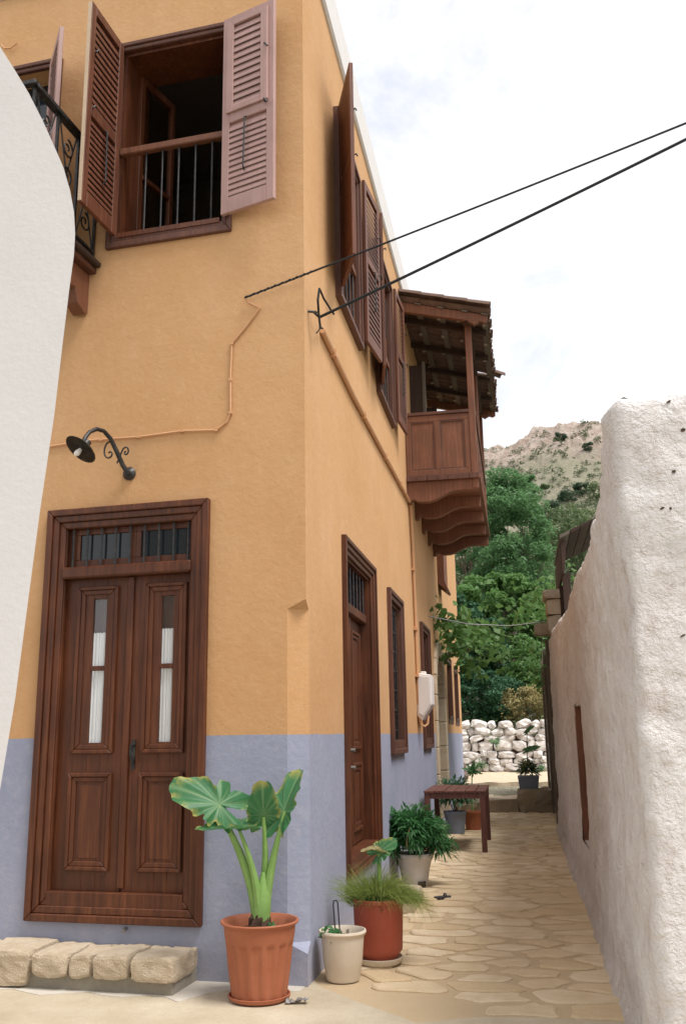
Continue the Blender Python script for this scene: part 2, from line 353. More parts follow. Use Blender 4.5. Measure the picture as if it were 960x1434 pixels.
AN = 1.5; TA0, TA1, DA0, DA1 = -.50, 13.58, .03, 1.95
cand = []
while len(cand) < 258:                                   # best-candidate spread, coarser in patches
    best = None
    for _ in range(14):
        q = (rs.uniform(TA0, TA1), rs.uniform(DA0, DA1)); k = 1+.5*noise.noise(Vector((q[0]*.7, q[1]*1.1, 4)))
        dm = min([math.hypot((q[0]-c_[0])*AN, q[1]-c_[1]) for c_ in cand] or [9])*k
        if best is None or dm > best[0]: best = (dm, q)
    cand.append(best[1])
def cell(i, P):
    px, py = P[i]; poly = [(TA0, DA0), (TA1, DA0), (TA1, DA1), (TA0, DA1)]
    for j, (qx, qy) in enumerate(P):
        if j == i or abs(qx-px) > 1.6: continue
        nx, ny = (qx-px)*AN*AN, qy-py; mx_, my_ = (px+qx)/2, (py+qy)/2; out = []
        for k in range(len(poly)):
            A_, B_ = poly[k], poly[(k+1) % len(poly)]; da = (A_[0]-mx_)*nx+(A_[1]-my_)*ny; db = (B_[0]-mx_)*nx+(B_[1]-my_)*ny
            if da <= 0: out.append(A_)
            if (da < 0) != (db < 0) and abs(da-db) > 1e-12: w = da/(da-db); out.append((A_[0]+(B_[0]-A_[0])*w, A_[1]+(B_[1]-A_[1])*w))
        poly = out
        if len(poly) < 3: return None
    return poly
def centroid(p): return sum(v[0] for v in p)/len(p), sum(v[1] for v in p)/len(p)
for _ in range(1):
    nc = []
    for i in range(len(cand)):
        p = cell(i, cand); nc.append(centroid(p) if p else cand[i])
    cand = [((a[0]+b[0])/2, (a[1]+b[1])/2) for a, b in zip(cand, nc)]
for i in range(len(cand)):
    p = cell(i, cand)
    if not p: continue
    cx, cy = centroid(p)
    if not inside_alley(cx-.1, cy-.1): continue
    q = []
    for k in range(len(p)):                              # long edges get a wandering midpoint
        A_, B_ = p[k], p[(k+1) % len(p)]; q.append(A_); L_ = math.hypot(A_[0]-B_[0], A_[1]-B_[1])
        if L_ > .14: q.append(((A_[0]+B_[0])/2+rs.uniform(-.025, .025), (A_[1]+B_[1])/2+rs.uniform(-.025, .025)))
    jw = rs.uniform(.022, .05); r_ = []
    for v in q:
        l = math.hypot(v[0]-cx, v[1]-cy); k = max(.35, 1-jw*rs.uniform(.6, 1.5)/max(l, .02)); r_.append((cx+(v[0]-cx)*k, cy+(v[1]-cy)*k))
    flat_stone('flagstone', 'flagstone', chaikin(r_, 1), rs.uniform(.008, .018), bed, inset=.014)
# cement forecourt in front of the alley and the door
mb = MB(SIDE); poly = [(-.66, .76), (-.27, .35), (.03, .07), (.3, -.06), (.9, -4.5), (-8, -7), (-8, 6), (-1.35, 6), (-1.35, 2.05), (-.50, 2.02), (-.47, 1.45), (-.5, 1.1)]
mb.prism(poly, 'ab', -.3, .006); fc = kind(mb.build('cement_forecourt', 'cement'), 'structure')
mb = MB(FRONT); pl = []
for i in range(21): s0 = .02+i*.13; pl.append((s0, .44+.05*math.sin(i*1.7)+.03*math.sin(i*.6) if s0 > .6 else .10+.10*(s0/.6)+.03*math.sin(i*2)))
mb.prism([(.02, -.02)]+[(2.62, -.02)][::-1]*0+pl+[(2.62, -.02)], 'ab', -.02, .010); strip = kind(mb.build('whitewashed_kerb_strip', 'kerb_wash'), 'structure')
# upper path: two worn steps
def rough_block(B, a0, a1, b0, b1, c0, c1, n=6, amp=.02, seed=0):
    nb = max(2, int((b1-b0)/.14)); na = max(2, int((a1-a0)/.3)); idx = {}
    vs = []; fs = []
    def vid(a, b, c):
        k = (round(a, 4), round(b, 4), round(c, 4))
        if k not in idx:
            o = noise.noise_vector(Vector((a*3+seed, b*3, c*3)))*amp; idx[k] = len(vs); vs.append((a+o.x, b+o.y, c+o.z*.6))
        return idx[k]
    A = [a0+(a1-a0)*i/na for i in range(na+1)]; Bb = [b0+(b1-b0)*i/nb for i in range(nb+1)]; Cc = [c0, (c0+c1)/2, c1]
    for i in range(na):
        for j in range(nb): fs.append((vid(A[i], Bb[j], c1), vid(A[i+1], Bb[j], c1), vid(A[i+1], Bb[j+1], c1), vid(A[i], Bb[j+1], c1)))
    for k in range(2):
        for j in range(nb):
            for a in (a0, a1): fs.append((vid(a, Bb[j], Cc[k]), vid(a, Bb[j+1], Cc[k]), vid(a, Bb[j+1], Cc[k+1]), vid(a, Bb[j], Cc[k+1])))
        for i in range(na):
            for b in (b0, b1): fs.append((vid(A[i], b, Cc[k]), vid(A[i+1], b, Cc[k]), vid(A[i+1], b, Cc[k+1]), vid(A[i], b, Cc[k+1])))
    B.add(vs, fs)
B = MB(SIDE); rough_block(B, 13.62, 17.2, -.2, 2.3, -.2, .235, amp=.05); up = kind(B.build('upper_path', 'stone_warm'), 'structure')
B = MB(SIDE); rough_block(B, 16.9, 23.6, -.5, 2.4, .0, .415, amp=.06, seed=4); kind(B.build('upper_terrace', 'stone_warm'), 'structure')
for a, b, c, dd in ((13.5, .05, .62, .10), (13.5, .66, 1.26, .13)):
    B = MB(SIDE); rough_block(B, a, a+.34, b, c, -.05, .20+dd*.4, amp=.05, seed=b*9); B.build('step_stone', 'stone_dim', up)

# ------------------------------------------------------------------ the orange house
house = tag(empty('orange_house', C0), 'two storey orange house with slate blue dado and brown shutters', 'house')
def wall(name, fr, a0, a1, z0, z1, holes, th, mat, parent):
    A = sorted({a0, a1, *[h[0] for h in holes], *[h[1] for h in holes]}); Zs = sorted({z0, z1, *[h[2] for h in holes], *[h[3] for h in holes]})
    def hole(i, k):
        if i < 0 or k < 0 or i >= len(A)-1 or k >= len(Zs)-1: return True
        a, zc = (A[i]+A[i+1])/2, (Zs[k]+Zs[k+1])/2
        return any(h[0] < a < h[1] and h[2] < zc < h[3] for h in holes)
    B = MB(fr); vid = {}; vs = []; fs = []
    def v(i, k, y):
        if (i, k, y) not in vid: vid[(i, k, y)] = len(vs); vs.append((A[i], y, Zs[k]))
        return vid[(i, k, y)]
    for i in range(len(A)-1):
        for k in range(len(Zs)-1):
            if hole(i, k): continue
            fs.append((v(i, k, 0), v(i+1, k, 0), v(i+1, k+1, 0), v(i, k+1, 0))); fs.append((v(i, k, -th), v(i, k+1, -th), v(i+1, k+1, -th), v(i+1, k, -th)))
            for di, dk, e in ((-1, 0, ((i, k), (i, k+1))), (1, 0, ((i+1, k), (i+1, k+1))), (0, -1, ((i, k), (i+1, k))), (0, 1, ((i, k+1), (i+1, k+1)))):
                if hole(i+di, k+dk):
                    (p, q), (r_, s_) = e; fs.append((v(p, q, 0), v(r_, s_, 0), v(r_, s_, -th), v(p, q, -th)))
    B.add(vs, fs); return B.build(name, mat, parent)
TH = .42
FH = [(.80, 1.96, .42, 3.16), (.64, 1.60, 5.47, 7.24), (2.22, 3.3, 5.30, 7.24)]
SH = [(1.50, 3.04, .47, 3.11), (4.29, 5.33, 1.44, 3.08), (7.86, 8.92, 1.46, 3.10), (9.9, 11.9, .05, 3.12), (13.02, 14.22, 1.86, 3.02), (15.1, 16.22, 1.84, 2.95),
      (1.34, 2.50, 5.45, 7.28), (3.80, 5.06, 5.45, 7.28), (7.5, 9.6, 5.15, 7.25)]
wall('wall', FRONT, .135, 4.8, -.1, 8.06, FH, TH, 'plaster', house)
wall('wall', SIDE, .09, 17.25, -.1, 8.06, SH, TH, 'plaster', house)
# corner: full square above and at the foot, cut back to a chamfer in between
def corner_poly(cut):
    inn = [tuple((FRONT(.135, -TH, 0)-C0).xy), tuple((SIDE(.09, -TH, 0)-C0).xy)]
    a = tuple((FRONT(.135, 0, 0)-C0).xy); b = tuple((SIDE(.09, 0, 0)-C0).xy)
    mid = tuple((uS*.25+uF*.25).xy)
    return [a]+([] if cut else [(0, 0)])+[b, inn[1], mid, inn[0]]
CF = Fr(C0, (1, 0, 0), (0, 1, 0), UP)
def corner_block(name, z0, z1, tip0, tip1):
    """full corner whose outer arris starts at tip0 and ends at tip1, sloping back to the chamfer"""
    P_ = corner_poly(False); n = len(P_); B = MB(CF)
    B.add([(p[0], p[1], tip0 if k == 1 else z0) for k, p in enumerate(P_)]+[(p[0], p[1], tip1 if k == 1 else z1) for k, p in enumerate(P_)], [(0, 1, 2), (0, 2, 3, 4, 5), (n, n+1, n+2), (n, n+2, n+3, n+4, n+5)]+[(k, (k+1) % n, n+(k+1) % n, n+k) for k in range(n)])
    return B.build(name, 'plaster', house)
corner_block('corner', 2.41, 8.06, 2.475, 8.06)
B = MB(CF); B.prism(corner_poly(True), 'ab', .26, 2.41); B.build('chamfered_corner', 'plaster', house)
corner_block('corner_foot', -.1, .26, -.1, .20)
# back, far end, roof slab, floors so the rooms are real and dark
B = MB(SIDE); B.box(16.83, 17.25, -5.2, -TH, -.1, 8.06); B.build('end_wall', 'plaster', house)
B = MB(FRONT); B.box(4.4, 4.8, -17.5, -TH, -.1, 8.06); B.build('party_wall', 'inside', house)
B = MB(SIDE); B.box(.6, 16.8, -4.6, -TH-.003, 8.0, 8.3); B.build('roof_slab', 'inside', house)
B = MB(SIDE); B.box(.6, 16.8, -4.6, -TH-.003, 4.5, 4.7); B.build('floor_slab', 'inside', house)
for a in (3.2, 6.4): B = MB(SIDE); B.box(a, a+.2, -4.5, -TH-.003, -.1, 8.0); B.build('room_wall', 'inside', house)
# parapet band, white, slightly proud
B = MB(SIDE); B.box(-.03, 17.3, -.4, .035, 8.06, 8.55); B.build('parapet', 'white_paint', house, bevel=.02)
B = MB(FRONT); B.box(.40, 4.85, -.4, .035, 8.06, 8.55); B.build('parapet', 'white_paint', house, bevel=.02)

def casing(fr, a0, a1, z0, z1, w, name, parent, mat, out=.03, wb=None, steps=2):
    """stepped moulded surround as one mesh: four mitred sides"""
    wb = w if wb is None else wb; B = MB(fr)
    prev = 0.
    for k in range(steps):
        i0 = w*k/steps; i1 = w*(k+1)/steps; j0 = wb*k/steps; j1 = wb*(k+1)/steps; o = out*(1-.42*k) if k else out
        O = [(a0-w+i0, z0-wb+j0), (a1+w-i0, z0-wb+j0), (a1+w-i0, z1+w-i0), (a0-w+i0, z1+w-i0)]
        I = [(a0-w+i1, z0-wb+j1), (a1+w-i1, z0-wb+j1), (a1+w-i1, z1+w-i1), (a0-w+i1, z1+w-i1)]
        for e in range(4):
            p, q, r_, s_ = O[e], O[(e+1) % 4], I[(e+1) % 4], I[e]
            B.prism([p, q, r_, s_], 'ac', -.02, o)
    return B.build(name, mat, parent, bevel=.006)
def sheet(fr, a0, a1, y, z0, z1, name, mat, parent): B = MB(fr); B.box(a0, a1, y-.004, y, z0, z1); return B.build(name, mat, parent)

# --- front double door
def raised_panel(fr, a0, a1, y, z0, z1, w, parent, mat, glazed=False, name='panel'):
    """bolection frame proud of the leaf and a sunk field"""
    B = MB(fr)
    for (O, I, o) in ((0, .45*w, .024), (.45*w, w, .013)):
        Op = [(a0+O, z0+O), (a1-O, z0+O), (a1-O, z1-O), (a0+O, z1-O)]; Ip = [(a0+I, z0+I), (a1-I, z0+I), (a1-I, z1-I), (a0+I, z1-I)]
        for e in range(4): B.prism([Op[e], Op[(e+1) % 4], Ip[(e+1) % 4], Ip[e]], 'ac', y-.012, y+o)
    o = B.build('moulding', mat, parent, bevel=.005)
    if not glazed:
        B = MB(fr); g = .02; B.hexa([(a0+w, y-.03, z0+w), (a1-w, y-.03, z0+w), (a0+w+g, y+.004, z0+w+g), (a1-w-g, y+.004, z0+w+g), (a0+w, y-.03, z1-w), (a1-w, y-.03, z1-w), (a0+w+g, y+.004, z1-w-g), (a1-w-g, y+.004, z1-w-g)])
        B.build(name, mat, parent, bevel=.002)
def leaf(fr, a0, a1, y, z0, z1, cut, mat):
    """door leaf with an opening cut for the glass"""
    B = MB(fr); c0, c1, c2, c3 = cut
    B.box(a0, c0, y-.04, y, z0, z1); B.box(c1, a1, y-.04, y, z0, z1); B.box(c0, c1, y-.04, y, z0, c2); B.box(c0, c1, y-.04, y, c3, z1); return B
fd = casing(FRONT, .865, 1.885, .49, 3.10, .145, 'double_door', house, 'door_wood', .045, .15, 3)
B = MB(FRONT); B.box(.80, .865, -.10, -.021, .44, 3.14); B.box(1.885, 1.96, -.10, -.021, .44, 3.14); B.box(.865, 1.885, -.10, -.021, 3.10, 3.15); B.box(.865, 1.885, -.10, .012, .43, .53); B.build('jamb', 'door_wood', fd, bevel=.004)
B = MB(FRONT); B.box(.858, 1.892, -.085, .03, 2.715, 2.80); B.build('transom_bar', 'door_wood', fd, bevel=.012)
YL = -.055
for s0, s1, mold, g in ((.866, 1.352, (.905, 1.232), (1.012, 1.108)), (1.362, 1.884, (1.452, 1.782), (1.55, 1.656))):
    lf = leaf(FRONT, s0, s1, YL, .53, 2.715, (g[0], g[1], 1.525, 2.56), 'door_wood').build('leaf', 'door_wood', fd, bevel=.003)
    raised_panel(FRONT, mold[0], mold[1], YL, 1.45, 2.655, .062, fd, 'door_wood', True)
    raised_panel(FRONT, mold[0]-.004, mold[1]+.004, YL, .662, 1.318, .062, fd, 'door_wood')
    B = MB(FRONT); B.box(g[0], g[1], YL-.011, YL+.004, 2.035, 2.07); B.build('glazing_bar', 'door_wood', fd, bevel=.003)
    sheet(FRONT, g[0]-.01, g[1]+.01, YL-.012, 1.515, 2.57, 'glass', 'glass', fd)
    B = MB(FRONT); n = 13; vs = []; top = 2.315+(.0 if s0 < 1 else -.01)
    for k in range(n):
        a = g[0]-.012+(g[1]-g[0]+.024)*k/(n-1); yy = YL-.026+.005*math.sin(k*2.4)
        vs += [(a, yy, 1.50), (a, yy+.002*math.cos(k), top+.012*abs(math.sin(k*1.3)))]
    B.add(vs, [(2*k, 2*k+2, 2*k+3, 2*k+1) for k in range(n-1)]); B.build('curtain', 'curtain', fd, smooth=True, fix=False)
    B = MB(FRONT); B.box(g[0]-.03, g[1]+.03, YL-.11, YL-.08, 1.5, 2.6); B.build('inner_board', 'shutter_wood', fd)
B = MB(FRONT); B.box(1.327, 1.377, YL, YL+.022, .55, 2.714); B.build('meeting_bead', 'door_wood', fd, bevel=.008)
for a0, a1 in ((.868, 1.296), (1.362, 1.80)):
    B = MB(FRONT); z0, z1 = 2.805, 3.10; w = .055
    b0, b1 = (a0-.003, a1+.032) if a0 < 1 else (a0-.033, 1.884)
    B.box(b0, b1, -.085, -.05, z0, z0+w); B.box(b0, b1, -.085, -.05, z1-w+.01, z1); B.box(b0, a0+.02 if a0 > 1 else b0+.03, -.085, -.05, z0+w, z1-w+.01); B.box(a1-.01, b1, -.085, -.05, z0+w, z1-w+.01)
    fl = B.build('fanlight', 'door_wood', fd, bevel=.003); sheet(FRONT, a0, a1, -.065, z0+w-.01, z1-w+.015, 'glass', 'dark_glass', fd)
for k in range(9):
    a = .90+k*.117; B = MB(FRONT); B.tube([(a, -.03, 2.80), (a, -.03, 3.11)], .008, 6); B.build('bar', 'iron', fd)
B = MB(FRONT); B.box(1.275, 1.303, YL, YL+.01, 1.34, 1.54); B.tube([(1.289, YL+.008, 1.50), (1.289, YL+.05, 1.505), (1.289, YL+.055, 1.44), (1.289, YL+.012, 1.37)], .008, 6); B.build('handle', 'iron', fd)
B = MB(FRONT); B.tube([(1.27, .0, .31), (1.27, .04, .30)], .012, 6); B.build('bolt', 'steel', fd)

# --- alley-side door, deep set
sd = casing(SIDE, 1.52, 3.02, .55, 3.09, .13, 'alley_door', house, 'door_wood', .045, .11, 3)
D = -.12
B = MB(SIDE); B.box(1.50, 1.53, D-.05, -.021, .48, 3.10); B.box(3.005, 3.04, D-.05, -.021, .48, 3.10); B.box(1.53, 3.005, D-.05, -.021, 3.07, 3.11); B.box(1.53, 3.005, D-.05, .02, .47, .58); B.build('jamb', 'door_wood', sd)
B = MB(SIDE); B.box(1.53, 3.005, D-.03, -.05, 2.63, 2.72); B.build('transom_bar', 'door_wood', sd, bevel=.01)
for a0, a1 in ((1.535, 2.26), (2.275, 3.0)):
    B = MB(SIDE); B.box(a0, a1, D-.04, D, .59, 2.63); B.build('leaf', 'door_wood', sd, bevel=.003)
    raised_panel(SIDE, a0+.12, a1-.12, D, 1.42, 2.52, .07, sd, 'door_wood'); raised_panel(SIDE, a0+.12, a1-.12, D, .70, 1.30, .07, sd, 'door_wood')
B = MB(SIDE); B.box(2.235, 2.30, D, D+.03, .60, 2.625); B.build('meeting_bead', 'door_wood', sd, bevel=.008)
sheet(SIDE, 1.53, 3.005, D-.02, 2.72, 3.07, 'glass', 'dark_glass', sd)
for k in range(8): a = 1.63+k*.18; B = MB(SIDE); B.tube([(a, -.07, 2.72), (a, -.07, 3.08)], .012, 6); B.build('bar', 'iron', sd)
for zz in (1.42, 1.27): B = MB(SIDE); B.tube([(2.2, D+.0, zz), (2.2, D+.07, zz)], .016, 8); B.build('knob', 'steel', sd)

# --- ground-floor windows on the alley
def low_window(a0, a1, z0, z1, bars, out=.05):
    w = .105; wnd = casing(SIDE, a0+w, a1-w, z0+w+.02, z1-w, w, 'window', house, 'frame_wood', out, w+.02, 2)
    B = MB(SIDE); i0, i1, k0, k1 = a0+w, a1-w, z0+w+.02, z1-w
    B.box(i0-.01, i0+.03, -.2, -.021, k0, k1); B.box(i1-.03, i1+.01, -.2, -.021, k0, k1); B.box(i0+.03, i1-.03, -.2, -.021, k1-.03, k1+.01); B.box(i0+.03, i1-.03, -.2, .03, k0-.02, k0+.03); B.build('jamb', 'frame_wood', wnd)
    sheet(SIDE, i0, i1, -.17, k0, k1, 'glass', 'dark_glass', wnd)
    B = MB(SIDE); m = (i0+i1)/2; B.box(m-.03, m+.03, -.169, -.13, k0+.03, k1-.03); B.build('mullion', 'frame_wood', wnd)
    if bars:
        for k in range(6):
            a = i0+(i1-i0)*(k+.5)/6; B = MB(SIDE); B.tube([(a, -.05, k0), (a, -.05, k1)], .011, 6); B.build('bar', 'iron', wnd)
        for k in range(7):
            zz = k0+(k1-k0)*(k+.6)/7; B = MB(SIDE); B.tube([(i0, -.05, zz), (i1, -.05, zz)], .011, 6); B.build('bar', 'iron', wnd)
low_window(4.18, 5.43, 1.335, 3.185, True); low_window(7.75, 9.02, 1.34, 3.20, False); low_window(12.93, 14.32, 1.75, 3.10, False, .012); low_window(15.0, 16.32, 1.73, 3.03, False, .012)

# --- stone arch doorway
A0, A1, ZT = 9.8, 12.0, 2.2
aw = MB(SIDE); aw.box(9.91, 11.89, -.34, -.28, .06, 3.1); ad = aw.build('arched_door', 'grey_wood', house)
def voussoir(p): B = MB(SIDE); B.prism(p, 'ac', -.30, .045); B.build('stone', 'stone_warm', ad, bevel=.012)
rc, ri, ro = (A0+A1)/2, .82, 1.1
nz = 5
for sgn in (-1, 1):
    for k in range(nz):
        z0, z1 = .02+k*(ZT-.02)/nz+.004, .02+(k+1)*(ZT-.02)/nz-.004; x = sorted((rc+sgn*ri, rc+sgn*ro)); voussoir([(x[0], z0), (x[1], z0), (x[1], z1), (x[0], z1)])
for k in range(9):
    t0, t1 = math.pi*k/9+.006, math.pi*(k+1)/9-.006; tm = (t0+t1)/2
    voussoir([(rc+r_*math.cos(tt), ZT+r_*math.sin(tt)*.9) for r_, tt in ((ri, t0), (ro, t0), (ro, tm), (ro, t1), (ri, t1), (ri, tm))])
B = MB(SIDE)                                             # plaster spandrels closing the square opening round the arch
for sgn in (-1, 1):
    pts = [(rc+sgn*(ri+.1)*math.cos(tt), ZT+(ri+.1)*.9*math.sin(tt)) for tt in np.linspace(0, math.pi/2, 9)]
    B.prism(pts+[(rc, 3.125), (rc+sgn*1.0, 3.125)], 'ac', -.32, -.004)
B.build('spandrel', 'plaster', ad)

# --- shutters
def shutter(hinge, direc, nrm, w, z0, z1, mat, slat_mat=None, n=(13, 14), zmid=.52, rod=True, flap=False, name='shutter'):
    fr = Fr((hinge.x, hinge.y, 0), direc, nrm, UP); th = .036; st = .07; B = MB(fr); zm = z0+(z1-z0)*zmid
    B.box(0, st, 0, th, z0, z1); B.box(w-st, w, 0, th, z0, z1); B.box(st, w-st, 0, th, z1-.08, z1); B.box(st, w-st, 0, th, z0, z0+.12); B.box(st, w-st, 0, th, zm-.045, zm+.045)
    sh = B.build(name, mat, house, bevel=.004)
    for (a, b, m) in ((z0+.12, zm-.045, n[0]), (zm+.045, z1-.08, n[1])):
        x0, x1 = st, w-st
        if flap and a > zm:
            C_ = MB(fr); g = .012; e = .045
            C_.box(x0-.02, x0+e, th-.004, th+.02, a-.01, b+.02); C_.box(x1-e, x1+.02, th-.004, th+.02, a-.01, b+.02); C_.box(x0+e, x1-e, th-.004, th+.02, b-e+.02, b+.02); C_.box(x0+e, x1-e, th-.004, th+.02, a-.01, a+e-.02)
            C_.build('flap_frame', mat, sh, bevel=.003); x0 += e; x1 -= e
        sp = (b-a)/m
        for k in range(m):
            zc = a+sp*(k+.5); yo = flap and a > zm; y0, y1 = (.014, .050) if yo else (.002, .034); e = 1.05*sp; hh = .016
            zb, zt = max(zc-e, a-.012), min(zc+e, b+.012)
            S = MB(fr); S.hexa([(x0-.004, y0, zt-hh), (x1+.004, y0, zt-hh), (x0-.004, y1, zb), (x1+.004, y1, zb), (x0-.004, y0, zt), (x1+.004, y0, zt), (x0-.004, y1, zb+hh), (x1+.004, y1, zb+hh)])
            S.build('slat', slat_mat or mat, sh)
    if rod:
        S = MB(fr); xm = w*.48; S.tube([(xm, th+.004, zm-.05), (xm, th+.025, zm-.06), (xm-.01, th+.025, zm-.50), (xm-.01, th+.004, zm-.52)], .007, 6); S.build('latch_rod', 'iron', sh)
        for zz in (zm+.02, z1-.42): S = MB(fr); S.tube([(w-st-.01, th, zz), (w-st+.0, th+.03, zz+.01), (w-st+.03, th+.03, zz-.03)], .007, 6); S.build('catch', 'iron', sh)
    return sh
def vdir(fr, a, o): v = fr.x*a+fr.y*o; return v.normalized()
def on(fr, a, o): return fr(a, o, 0)
# front window
fw = casing(FRONT, .66, 1.585, 5.485, 7.23, .075, 'front_window', house, 'frame_wood', .035, .10, 2)
B = MB(FRONT); B.box(.645, .68, -.43, -.021, 5.48, 7.24); B.box(1.555, 1.60, -.43, -.021, 5.48, 7.24); B.box(.68, 1.555, -.43, -.021, 7.2, 7.24); B.box(.68, 1.555, -.43, .03, 5.47, 5.51); B.build('jamb', 'door_wood', fw)
B = MB(FRONT); B.box(.662, 1.584, -.05, .01, 6.24, 6.30); B.build('rail', 'balcony_wood', fw, bevel=.008)
for k in range(5): a = .77+k*.145; B = MB(FRONT); B.tube([(a, -.02, 5.5), (a, -.02, 6.25)], .008, 6); B.build('bar', 'iron', fw)
# inward-opened casement with glass
cs = Fr(FRONT(1.55, -.25, 0), vdir(FRONT, -.22, -1), vdir(FRONT, -1, .22), UP); B = MB(cs)
B.box(0, .05, -.02, .02, 5.52, 7.19); B.box(.42, .47, -.02, .02, 5.52, 7.19); B.box(.05, .42, -.02, .02, 5.52, 5.62); B.box(.05, .42, -.02, .02, 7.12, 7.19); B.box(.05, .42, -.02, .02, 6.2, 6.24)
B.build('casement', 'door_wood', fw, bevel=.003); B = MB(cs); B.box(.04, .43, -.004, .004, 5.6, 7.14); B.build('pane', 'glass', fw)
shutter(on(FRONT, .645, .036), vdir(FRONT, -.455, .115), vdir(FRONT, .115, .455), .49, 5.50, 7.28, 'faded_wood', n=(13, 13), flap=True, zmid=.47)
sl = shutter(on(FRONT, 1.60, .036), vdir(FRONT, .0, 1), vdir(FRONT, -1, .0), .53, 5.48, 7.26, 'shutter_wood', n=(13, 13), zmid=.47)
B = MB(Fr(on(FRONT, 1.60, .036), vdir(FRONT, .0, 1), vdir(FRONT, -1, .0), UP)); B.box(.531, .540, .004, .030, 5.49, 7.25); B.build('edge_strip', 'cream_edge', sl)
# balcony door on the front and its shutter
fw2 = casing(FRONT, 2.24, 3.28, 5.31, 7.23, .075, 'balcony_window', house, 'frame_wood', .035, .08, 2)
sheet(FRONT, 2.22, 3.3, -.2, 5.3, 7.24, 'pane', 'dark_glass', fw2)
s2 = shutter(on(FRONT, 2.23, .036), vdir(FRONT, -.36, .42), vdir(FRONT, .42, .36), .50, 5.33, 7.22, 'faded_wood', n=(13, 13), rod=False)
# alley upper windows
def up_window(a0, a1, z0, z1):
    w = casing(SIDE, a0+.03, a1-.03, z0+.03, z1-.03, .085, 'upper_window', house, 'frame_wood', .06, .10, 2)
    B = MB(SIDE); B.box(a0+.0, a0+.04, -.3, -.021, z0, z1); B.box(a1-.04, a1, -.3, -.021, z0, z1); B.box(a0+.04, a1-.04, -.3, -.021, z1-.04, z1); B.box(a0+.04, a1-.04, -.3, .02, z0, z0+.05); B.build('jamb', 'balcony_wood', w)
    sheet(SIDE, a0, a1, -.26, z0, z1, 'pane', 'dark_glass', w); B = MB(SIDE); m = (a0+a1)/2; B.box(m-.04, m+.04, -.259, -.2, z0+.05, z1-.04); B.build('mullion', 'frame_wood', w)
    B = MB(SIDE); B.box(a0+.04, a1-.04, -.06, 0, 6.16, 6.22); B.build('rail', 'balcony_wood', w)
    for k in range(6): a = a0+(a1-a0)*(k+.5)/6; B = MB(SIDE); B.tube([(a, -.03, z0+.04), (a, -.03, 6.18)], .010, 6); B.build('bar', 'iron', w)
up_window(1.34, 2.50, 5.45, 7.28); up_window(3.80, 5.06, 5.45, 7.28)
shutter(on(SIDE, 1.29, .05), vdir(SIDE, -.53, .19), vdir(SIDE, .19, .53), .60, 5.47, 7.33, 'shutter_wood', n=(13, 13))
shutter(on(SIDE, 2.53, .065), vdir(SIDE, .58, .06), vdir(SIDE, -.06, .58), .60, 5.47, 7.33, 'shutter_wood', n=(13, 13))
shutter(on(SIDE, 3.77, .055), vdir(SIDE, -.55, .10), vdir(SIDE, .10, .55), .58, 5.47, 7.33, 'shutter_wood', n=(13, 13))
shutter(on(SIDE, 5.09, .065), vdir(SIDE, .60, .04), vdir(SIDE, -.04, .60), .61, 5.47, 7.33, 'shutter_wood', n=(13, 13))

# --- timber balcony over the alley
T0, T1, DO, ZF = 6.62, 10.85, 1.0, 5.12
B = MB(SIDE); B.box(T0-.03, T1, .0, DO+.05, ZF-.055, ZF); bal = B.build('timber_balcony', 'balcony_wood', house, bevel=.004)
for k in range(7): B = MB(SIDE); a = .005+k*.148; B.box(T0-.055, T0-.03, a, a+.143, ZF-.06, ZF+.02); B.build('floor_board_end', 'frame_wood', bal, bevel=.003)
def bracket(a0):
    key = [(0, 4.755), (.05, 4.75), (.06, 4.79), (.10, 4.805), (.14, 4.775), (.22, 4.762), (.32, 4.765), (.41, 4.79), (.50, 4.835), (.59, 4.88), (.68, 4.905), (.80, 4.912), (.92, 4.905), (DO, 4.90)]
    pts = key+[(DO, ZF-.056), (0, ZF-.056)]
    B = MB(SIDE); B.prism(pts, 'bc', a0, a0+.13); return B.build('bracket', 'balcony_wood', bal, bevel=.004)
for k in range(5): bracket(T0+.0+k*(T1-T0-.13)/4)
def rail_panel(p0, p1, fr, o0, o1, n):
    """framed panelling between p0 and p1"""
    z0, z1 = ZF, 6.05; B = MB(fr); st = .075
    B.box(p0, p1, o0, o1, z0, z0+.11); B.box(p0, p1, o0, o1, z1-.09, z1)
    for k in range(n+1): x = p0+(p1-p0-st)*k/n; B.box(x, x+st, o0, o1, z0+.11, z1-.09)
    B.build('rail_frame', 'balcony_wood', bal, bevel=.005)
    for k in range(n):
        x = p0+st+(p1-p0-st)*k/n; xe = p0+(p1-p0-st)*(k+1)/n; C_ = MB(fr); m = (o0+o1)/2; C_.box(x-.004, xe+.004, m-.008, m+.008, z0+.1, z1-.08); C_.build('panel', 'balcony_wood', bal)
        C_ = MB(fr)
        for (u0, u1, w0, w1) in ((x, x+.02, z0+.11, z1-.09), (xe-.02, xe, z0+.11, z1-.09), (x+.02, xe-.02, z0+.11, z0+.13), (x+.02, xe-.02, z1-.11, z1-.09)): C_.box(u0, u1, m-.02, m+.02, w0, w1)
        C_.build('panel_bead', 'frame_wood', bal)
CRS = Fr(SIDE(0, 0, 0), nS, -uS, UP)     # (outward, towards the camera, up)
rail_panel(.005, .93, CRS, -T0-.05, -T0, 2)
rail_panel(T0+.06, T1-.06, SIDE, DO-.05, DO, 7)
rail_panel(.005, .93, CRS, -T1, -T1+.05, 2)
B = MB(SIDE); B.box(T0-.02, T0+.07, 0, DO-.07, 6.053, 6.10); B.build('handrail', 'frame_wood', bal, bevel=.006)
B = MB(SIDE); B.box(T0+.09, T1-.09, DO-.07, DO+.03, 6.053, 6.10); B.build('handrail', 'frame_wood', bal, bevel=.006)
for a in (T0-.01, T1-.09): B = MB(SIDE); B.box(a, a+.095, DO-.075, DO+.02, ZF-.2, 7.50); B.build('post', 'balcony_wood', bal, bevel=.006)
